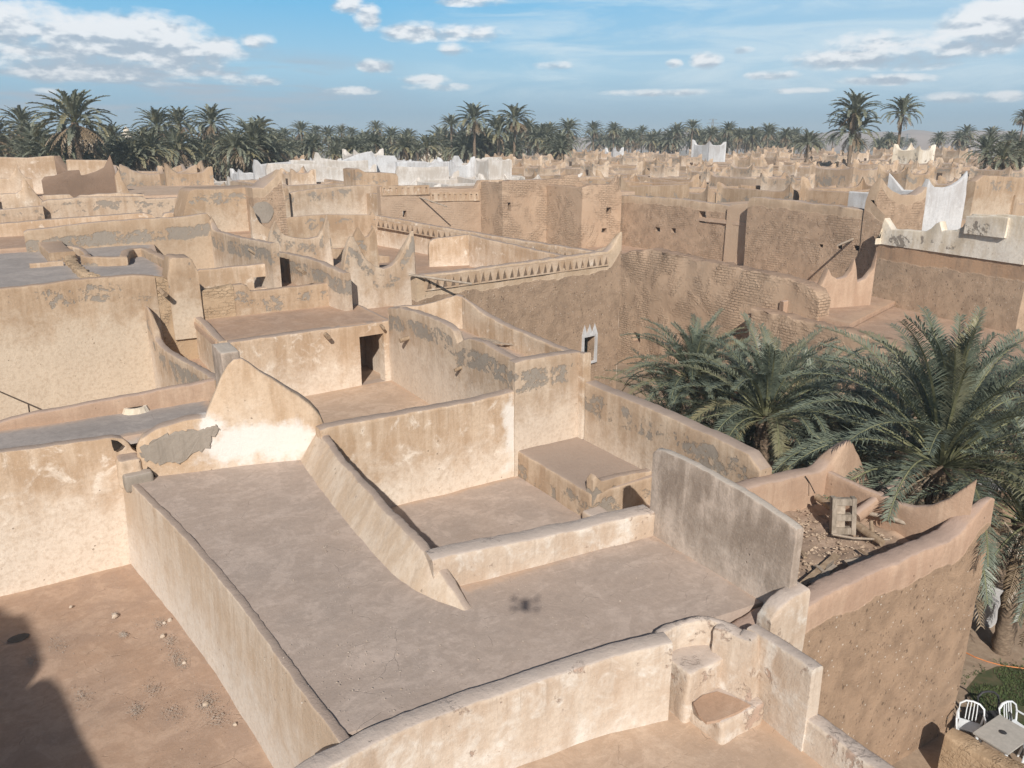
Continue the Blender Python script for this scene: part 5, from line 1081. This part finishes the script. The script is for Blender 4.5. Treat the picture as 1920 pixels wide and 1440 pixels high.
def pebbles(name, label, n, place, smin, smax, mat, flat=.6):
    mb = MB()
    for i in range(n):
        x, y, z = place(i); s = rnd.uniform(smin, smax) * (1 if rnd.random() < .8 else 1.8); b = len(mb.v); a0 = rnd.uniform(0, 6.28)
        vs = [(x + math.cos(a0 + k_ * 1.257) * s * rnd.uniform(.7, 1.2), y + math.sin(a0 + k_ * 1.257) * s * rnd.uniform(.7, 1.2), z + s * rnd.uniform(-.1, .25) * flat) for k_ in range(5)]
        vs += [(x + rnd.uniform(-.3, .3) * s, y + rnd.uniform(-.3, .3) * s, z + s * flat * rnd.uniform(.7, 1.2)), (x, y, z - s * .3)]
        mb.add(vs, [(k_, (k_ + 1) % 5, 5) for k_ in range(5)] + [((k_ + 1) % 5, k_, 6) for k_ in range(5)])
    return tag(mb.build(name, mat, None), label, 'gravel', kind='stuff')
def onroof(i): return (rnd.uniform(10.9, 15.8), rnd.uniform(8.3, 11.3), -8.60 + rnd.uniform(-.02, .03))
pebbles('rubble', 'broken mud and plaster rubble spread over the ruined roof', 1300, onroof, .010, .042, simple('rubble_mud', (.34, .25, .18), (.52, .41, .31), 3, .95, .3, coord='P'))
# gravel nests of the lower left roof
NEST = [(108, 1208, 24), (285, 1292, 22), (325, 1335, 22), (255, 1332, 16), (150, 1305, 24), (300, 1168, 14), (318, 1200, 16), (330, 1230, 18), (390, 1310, 26), (405, 1345, 28), (385, 1322, 20), (215, 1152, 6), (230, 1190, 8), (340, 1245, 14), (60, 1240, 14)]
def onl1(i):
    if i < 4200: c_ = NEST[int(rnd.random() ** 1 * len(NEST))]; return P(c_[0] + rnd.gauss(0, .48) * c_[2], c_[1] + rnd.gauss(0, .38) * c_[2], -10.55)
    return (rnd.uniform(-3, 2.1), rnd.uniform(10, 20.3), -10.56)
pebbles('gravel', 'small grey gravel gathered in nests on the lower left roof', 4800, onl1, .003, .009, simple('grey_gravel', (.30, .26, .22), (.43, .37, .32), 6, .9, .3, coord='P'))
for i, (px, py, s) in enumerate([(318, 1160, 0.056), (308, 1165, 0.043), (345, 1240, 0.050), (385, 1318, 0.062), (440, 1355, 0.043), (305, 1190, .06), (215, 1153, .07), (132, 1135, .04)]):
    x, y, z = P(px, py, -10.52); mb = MB(); q = []
    for a_ in range(3):
        for j in range(7): t = j * .898; rr_ = s * (1.0, .95, .5)[a_] * rnd.uniform(.8, 1.15); q.append((x + math.cos(t) * rr_, y + math.sin(t) * rr_, z - .05 + (0, .06, .11)[a_] * s * 9))
    mb.add(q, [(a_ * 7 + j, a_ * 7 + (j + 1) % 7, a_ * 7 + 7 + (j + 1) % 7, a_ * 7 + 7 + j) for a_ in (0, 1) for j in range(7)] + [tuple(14 + j for j in range(7))])
    single('stone', mb, STONE, 'loose pale stone lying on the lower left roof', 'stone', 40, 'loose stones on the lower left roof')
def onT(i):
    if i < 160: c_ = [(608, 965, 10), (630, 1000, 8), (665, 1028, 10), (650, 1090, 22), (610, 1030, 10)][i % 5]; return P(c_[0] + rnd.gauss(0, .5) * c_[2], c_[1] + rnd.gauss(0, .5) * c_[2], -8.07)
    if i < 420: return P(rnd.gauss(680, 110), rnd.gauss(1240, 55), -8.07)
    return (rnd.uniform(3.2, 10.2), rnd.uniform(9.2, 11.4), -8.075)
pebbles('grit', 'scattered pale grit on the mauve terrace', 560, onT, .004, .011, STONE)
# boards on the upper roof
for i, (p, q, w_) in enumerate([((905, 628), (975, 640), .16), ((900, 634), (970, 647), .16), ((915, 624), (980, 636), .14), ((908, 640), (978, 648), .10)]):
    mb = MB(); mb.plank(P(p[0], p[1], -6.93 + .03 * i), P(q[0], q[1], -6.90 + .03 * i), w_, .035); single('plank', mb, WOODG, 'weathered plank in the little pile on the upper roof', 'plank', None, 'planks piled on the upper roof')
# poles stuck in walls
def pole(plane, p0, out, r, mat, label, root=.3):
    a = Vector(PL(p0[0], p0[1], plane)); b = a + Vector(out); d = (b - a).normalized(); mb = MB(); mb.tube([a - d * root, a.lerp(b, .5), b], [r, r * .95, r * .85], 7, jit=.06)
    return single('pole', mb, mat, label, 'pole', 60)
pole(('X', 39.2), (1600, 448), (-2.1, -.6, -.15), .07, WOODG, 'pale wooden pole jutting out of the brown brick facade below its plaster top')
pole(F1, (780, 517), (1.9, -1.3, -.32), .055, WOODG, 'pale pole jutting from the left end of the niche facade')
pole(('Y', 57), (787, 370), (1.2, -2.2, -.6), .06, WOODG, 'thin pole leaning out of the facade with slit niches')
pole(X36, (1441, 0 + 548), (-.9, -.3, .1), .05, WOODG, 'short pole stub sticking out of the low brown house')
mb = MB(); a = Vector(P(-8, 731, -7.6)); b = Vector(P(78, 768, -7.2)); mb.tube([a, b], .022, 6); mb.tube([Vector(P(53, 757, -7.3)), Vector(P(55, 775, -7.3)) - Vector((0, 0, .2))], .02, 6)
single('handrail', mb, DARKW, 'thin bent rail leaning over the coral parapet at the left', 'rail')
# shutter propped in the far right roof
v = Vector(PL(1527, 345, ('Y', 58))); mb = MB(); mb.box(v.x - .7, v.y - .1, v.z - 1.2, v.x + .6, v.y + .02, v.z + .9)
for i in range(5): mb.box(v.x - .75, v.y - .16, v.z - 1.0 + i * .4, v.x + .65, v.y - .1, v.z - .9 + i * .4)
single('shutter', mb, DARKW, 'dark slatted wooden shutter standing in the roofs right of centre', 'shutter')

# ================================================================== garden, lower right
G = -13.4
gp = [P(x, y, G + .02) for x, y in [(1812, 1290), (1835, 1262), (1870, 1248), (1935, 1250), (1990, 1280), (1990, 1400), (1935, 1395), (1880, 1350), (1830, 1320)]]
def ingarden(x, y):
    c_ = False; n = len(gp)
    for i in range(n):
        a_, b_ = gp[i], gp[(i + 1) % n]
        if (a_[1] > y) != (b_[1] > y) and x < (b_[0] - a_[0]) * (y - a_[1]) / (b_[1] - a_[1]) + a_[0]: c_ = not c_
    return c_
GV, GF = [], []; x0, x1 = min(p[0] for p in gp), max(p[0] for p in gp); y0, y1 = min(p[1] for p in gp), max(p[1] for p in gp); gi = 0
while gi < 14000:
    x = rnd.uniform(x0 - .3, x1 + .3); y = rnd.uniform(y0 - .3, y1 + .3); gi += 1
    if not ingarden(x + rnd.gauss(0, .15), y + rnd.gauss(0, .15)): continue
    if fbm((x, y, 0), 1.5) < -.32: continue
    h = rnd.uniform(.03, .08); a_ = rnd.uniform(0, 6.28); b = len(GV); w_ = .016
    GV += [(x - math.cos(a_) * w_, y - math.sin(a_) * w_, G + .0), (x + math.cos(a_) * w_, y + math.sin(a_) * w_, G + .0), (x + rnd.uniform(-.05, .05), y + rnd.uniform(-.05, .05), G + h)]; GF.append((b, b + 1, b + 2))
tag(obj('grass', GV, GF, simple('grass_blades', (.06, .09, .035), (.11, .14, .055), 3, .8, 0, coord='P')), 'short green grass beside the garden table', 'grass', kind='stuff')
gs = obj('lawn', [(x, y, G + .004) for x, y, z in gp], [tuple(range(len(gp)))[::-1]], simple('lawn_soil', (.07, .085, .04), (.13, .11, .065), 4, .95, .3, coord='P'))
tag(gs, kind='structure')
hp = [P(x, y, G + .03) for x, y in [(1800, 1218), (1828, 1232), (1850, 1240), (1880, 1248), (1925, 1254), (1980, 1262)]]
mb = MB(); mb.tube(hp, .014, 6); single('hose', mb, ORG, 'thin orange hose lying across the garden above the grass', 'hose')
def chair(x, y, rz, label, dark=False):
    m_ = DFAB if dark else PLS; o = thing('garden_chair', label, 'chair', (x, y, CZ + G), rz, None)
    def pt(v): return v
    def ch(name, mb): return link(bpy.data.objects.new(name, mesh(name, mb.v, mb.f, m_, 50)), o)
    s = MB(); n = 6                                              # dished seat
    for i in range(n + 1):
        for j in range(n + 1):
            u, v = i / n * 2 - 1, j / n * 2 - 1; s.v.append((u * .23 * (1 - .08 * v), v * .22, .42 - .025 * (1 - u * u) * (1 - v * v) + (.02 if v < -.8 else 0)))
    for i in range(n):
        for j in range(n): a_ = i * (n + 1) + j; s.f.append((a_, a_ + n + 1, a_ + n + 2, a_ + 1))
    b = len(s.v); s.v += [(x_, y_, z_ - .03) for x_, y_, z_ in s.v[:b]]; s.f += [tuple(q + b for q in f[::-1]) for f in s.f]; ch('seat', s)
    bk = MB(); arch = [(-.23, .20, .42), (-.26, .25, .62), (-.24, .29, .78), (-.14, .32, .86), (0, .33, .88), (.14, .32, .86), (.24, .29, .78), (.26, .25, .62), (.23, .20, .42)]
    bk.tube([Vector(q) for q in arch], .028, 7, flat=.8)
    if not dark:
        for xx in (-.10, -.03, .04, .11): bk.tube([(xx, .21, .45), (xx, .27, .65), (xx * .9, .32, .86)], .013, 5)
    ch('backrest', bk)
    for sx_ in (-1, 1):
        a_ = MB(); a_.tube([(sx_ * .25, .26, .64), (sx_ * .29, .05, .645), (sx_ * .29, -.16, .63), (sx_ * .27, -.22, .52), (sx_ * .26, -.24, .40)], .022, 6); ch('armrest', a_)
        for sy in (-1, 1):
            l = MB(); l.tube([(sx_ * .22, sy * .19, .41), (sx_ * .27, sy * .25, 0)], [.028, .02], 6); ch('leg', l)
    return o
def gx(px, py): return P(px, py, G)[:2]
x, y = gx(1812, 1390); chair(x, y, R(-62), 'white plastic armchair nearest the mud wall, left of the garden table')
x, y = gx(1898, 1392); chair(x, y, R(-15), 'white plastic armchair with slatted back behind the garden table')
x, y = gx(1936, 1440); chair(x, y, R(120), 'white plastic chair cut off by the right edge in front of the garden table')
x, y = gx(1856, 1372); chair(x, y, R(-30), 'black plastic chair standing between the two white chairs', True)
tc_ = P(1882, 1376, G + .73); o = thing('garden_table', 'square grey topped table with white legs in the garden', 'table', (tc_[0], tc_[1], CZ + G), R(0))
def tp(name, mb, m_): return link(bpy.data.objects.new(name, mesh(name, mb.v, mb.f, m_)), o)
mb = MB(); mb.box(-.55, -.38, .70, .55, .38, .74); tp('table_top', mb, TBL)
mb = MB(); mb.box(-.50, -.33, .64, .50, .33, .70); tp('apron', mb, PLS)
for sx_ in (-1, 1):
    for sy in (-1, 1): mb = MB(); mb.tube([(sx_ * .48, sy * .31, .7), (sx_ * .50, sy * .33, 0)], [.04, .03], 8); tp('leg', mb, PLS)
mb = MB(); c_ = (tc_[0] + .0, tc_[1] + .02); mb.tube([(c_[0], c_[1], G + .742), (c_[0], c_[1], G + .76), (c_[0], c_[1], G + .765)], [.05, .075, .07], 12)
single('ashtray', mb, DFAB, 'small dark ashtray on the middle of the garden table', 'ashtray', 40)
GW = thing('garden_wall', 'low mud garden wall running out at the lower right corner', 'wall', (14.5, 6, 0))
wall3(GW, 'wall_body', [P(1772, 1376, -12.3), P(1800, 1392, -12.3), P(1850, 1420, -12.3), P(1905, 1450, -12.3), P(1960, 1480, -12.3)], .42, -13.4, ROUGH, step=.1, rough=2.5, rnd_r=.08)
for i, (x0_, y0_, x1_, y1_, zb, zt, lab) in enumerate([(1836, 1095, 1862, 1132, -13.4, -12.6, 'small white plastered block beneath the palm behind the horned corner'), (1852, 905, 1925, 930, -13.4, -11.2, 'white canopy roof showing through the fronds at the right edge')]):
    p = P(x0_, y0_, zt); q = P(x1_, y1_, zt)
    mb = MB(); w_ = max(.5, abs(q[0] - p[0])); mb.box(min(p[0], q[0]), min(p[1], q[1]), zb if i == 0 else zt - .12, min(p[0], q[0]) + w_ + .2, max(p[1], q[1]) + .3, zt, .1)
    if i:
        for (xa, ya) in ((.2, .2), (w_ - .1, .2), (.2, 1.2), (w_ - .1, 1.2)): mb.box(min(p[0], q[0]) + xa, min(p[1], q[1]) + ya, zb, min(p[0], q[0]) + xa + .08, min(p[1], q[1]) + ya + .08, zt - .1)
    single('garden_block' if i == 0 else 'canopy', mb, WHT2, lab, 'block' if i == 0 else 'canopy')

# ================================================================== pylons and far minaret
def pylon(px, pyt, pyb, d, label):
    v = px_dir(px, pyt); t = d / math.hypot(v[0], v[1]); vb = px_dir(px, pyb); tb = d / math.hypot(vb[0], vb[1])
    x, y, zt = v[0] * t, v[1] * t, v[2] * t; zb = -13.4; H = zt - zb; w0 = H * .09; mb = MB(); r = .13
    lv = [0, .25, .45, .62, .76, .88, 1.0]; ww = [w0 * (1 - .88 * l) for l in lv]; rt = Vector((math.cos(YAW), -math.sin(YAW), 0)); fw = Vector((math.sin(YAW), math.cos(YAW), 0))
    def c_(i, a_, b_): return Vector((x, y, zb + H * lv[i])) + rt * a_ * ww[i] + fw * b_ * ww[i]
    for a_, b_ in ((-1, -1), (1, -1), (1, 1), (-1, 1)): mb.tube([c_(i, a_, b_) for i in range(7)], r, 4)
    for i in range(6):
        for (p, q) in (((-1, -1), (1, -1)), ((1, -1), (1, 1)), ((1, 1), (-1, 1)), ((-1, 1), (-1, -1))):
            mb.tube([c_(i, *p), c_(i + 1, *q)], r * .6, 3); mb.tube([c_(i, *q), c_(i + 1, *p)], r * .6, 3)
    o = thing('power_pylon', label, 'pylon', (x, y, 0)); mb.build('lattice_mast', MET, o)
    for lvv, wdt in ((.80, .13), (.90, .16), (.985, .10)):
        mb = MB(); p = Vector((x, y, zb + H * lvv)); mb.tube([p - rt * H * wdt, p + Vector((0, 0, H * .02)), p + rt * H * wdt], r * .8, 3); mb.tube([p - rt * H * wdt, p - Vector((0, 0, H * .02)), p + rt * H * wdt], r * .6, 3); mb.build('cross_arm', MET, o)
pylon(1337, 223, 262, 560, 'steel lattice pylon rising above the palms right of centre')
pylon(643, 232, 262, 620, 'faint steel lattice pylon above the palms left of centre')
pylon(1702, 251, 266, 640, 'small faint lattice pylon just right of the lone slender palm')
v = px_dir(236, 240); t = 320 / math.hypot(v[0], v[1]); x, y, z = v[0] * t, v[1] * t, v[2] * t; o = thing('minaret', 'pale square minaret just showing above the left palms', 'minaret', (x, y, 0)); mb = MB()
mb.box(x - 1.6, y - 1.6, -13.4, x + 1.6, y + 1.6, z - 2); mb.build('shaft', LIME, o); mb = MB(); mb.box(x - 2.1, y - 2.1, z - 2, x + 2.1, y + 2.1, z - 1.6); mb.build('balcony', LIME, o)
mb = MB(); mb.tube([(x, y, z - 1.6), (x, y, z - .3), (x, y, z + .5)], [1.1, 1.0, .1], 10); mb.build('lantern', LIME, o)

# ================================================================== what stands behind the viewer and throws the shadow at the lower left
SH = thing('house', 'tall house beside the viewpoint whose stepped gable shades the lower left roof', 'house', (-9, 3, 0))
def back(q, Y):
    t = (q[1] - Y) / ldir.y; return (q[0] - ldir.x * t, Y, q[2] - ldir.z * t)
qs = [P(x, y, -10.56) for x, y in [(-160, 1112), (-60, 1128), (0, 1140), (22, 1153), (48, 1152), (58, 1165), (62, 1182), (76, 1208), (80, 1240), (66, 1262), (44, 1296), (56, 1282), (74, 1272), (96, 1270), (110, 1285), (128, 1322), (148, 1368), (168, 1402), (190, 1445)]]
cs_ = [back(q, 3.0) for q in qs]; cs_.append((cs_[-1][0] + .6, 3.0, cs_[-1][2] - 1.2))
wall3(SH, 'gable_wall', cs_, .12, -13.4, OCH, step=.4, rnd_r=.02, side=-1, rough=.3)
# the camera drone itself hovers where the picture is taken; its shadow falls on the terrace
dc = Vector((0, 0, 0)) - ldir * .6
o = thing('drone', 'small dark camera drone hovering at the viewpoint, known by its blurred shadow on the terrace', 'drone', (dc.x, dc.y, dc.z + CZ), -SUN_AZ)
o.scale = (1.3, 1.3, 1.3)
def dr(name, mb, m_=DFAB): return link(bpy.data.objects.new(name, mesh(name, mb.v, mb.f, m_, 50)), o)
mb = MB(); mb.box(-.045, -.11, -.03, .045, .11, .035); mb.box(-.03, -.09, .035, .03, .07, .05); dr('body', mb)
for sx_ in (-1, 1):
    for sy in (-1, 1):
        mb = MB(); mb.tube([(sx_ * .03, sy * .06, 0), (sx_ * .17, sy * .12, .015)], [.018, .012], 6); dr('arm', mb)
        mb = MB(); cx_, cy_ = sx_ * .17, sy * .12
        mb.tube([(cx_, cy_, -.01), (cx_, cy_, .04)], .018, 8); a_ = rnd.uniform(0, 3)
        mb.plank((cx_ - math.cos(a_) * .1, cy_ - math.sin(a_) * .1, .045), (cx_ + math.cos(a_) * .1, cy_ + math.sin(a_) * .1, .045), .022, .004); dr('rotor', mb)
# ================================================================== haze
hz_ = MB(); hz_.box(-1950, -1950, G - 1.0, 2150, 2150, 40)
hm, k, b = newmat('haze'); hm.node_tree.nodes.clear(); k = N(hm.node_tree)
pv = k.new('ShaderNodeVolumePrincipled', i_Color=(.72, .88, 1.0), i_Density=.0007); pv.inputs['Anisotropy'].default_value = -.08
k.new('ShaderNodeOutputMaterial', i_Volume=pv.outputs[0])
tag(hz_.build('haze', hm), 'pale blue air haze', 'haze', kind='stuff')
print('verts', sum(len(m_.vertices) for m_ in bpy.data.meshes), 'objects', len(bpy.data.objects))
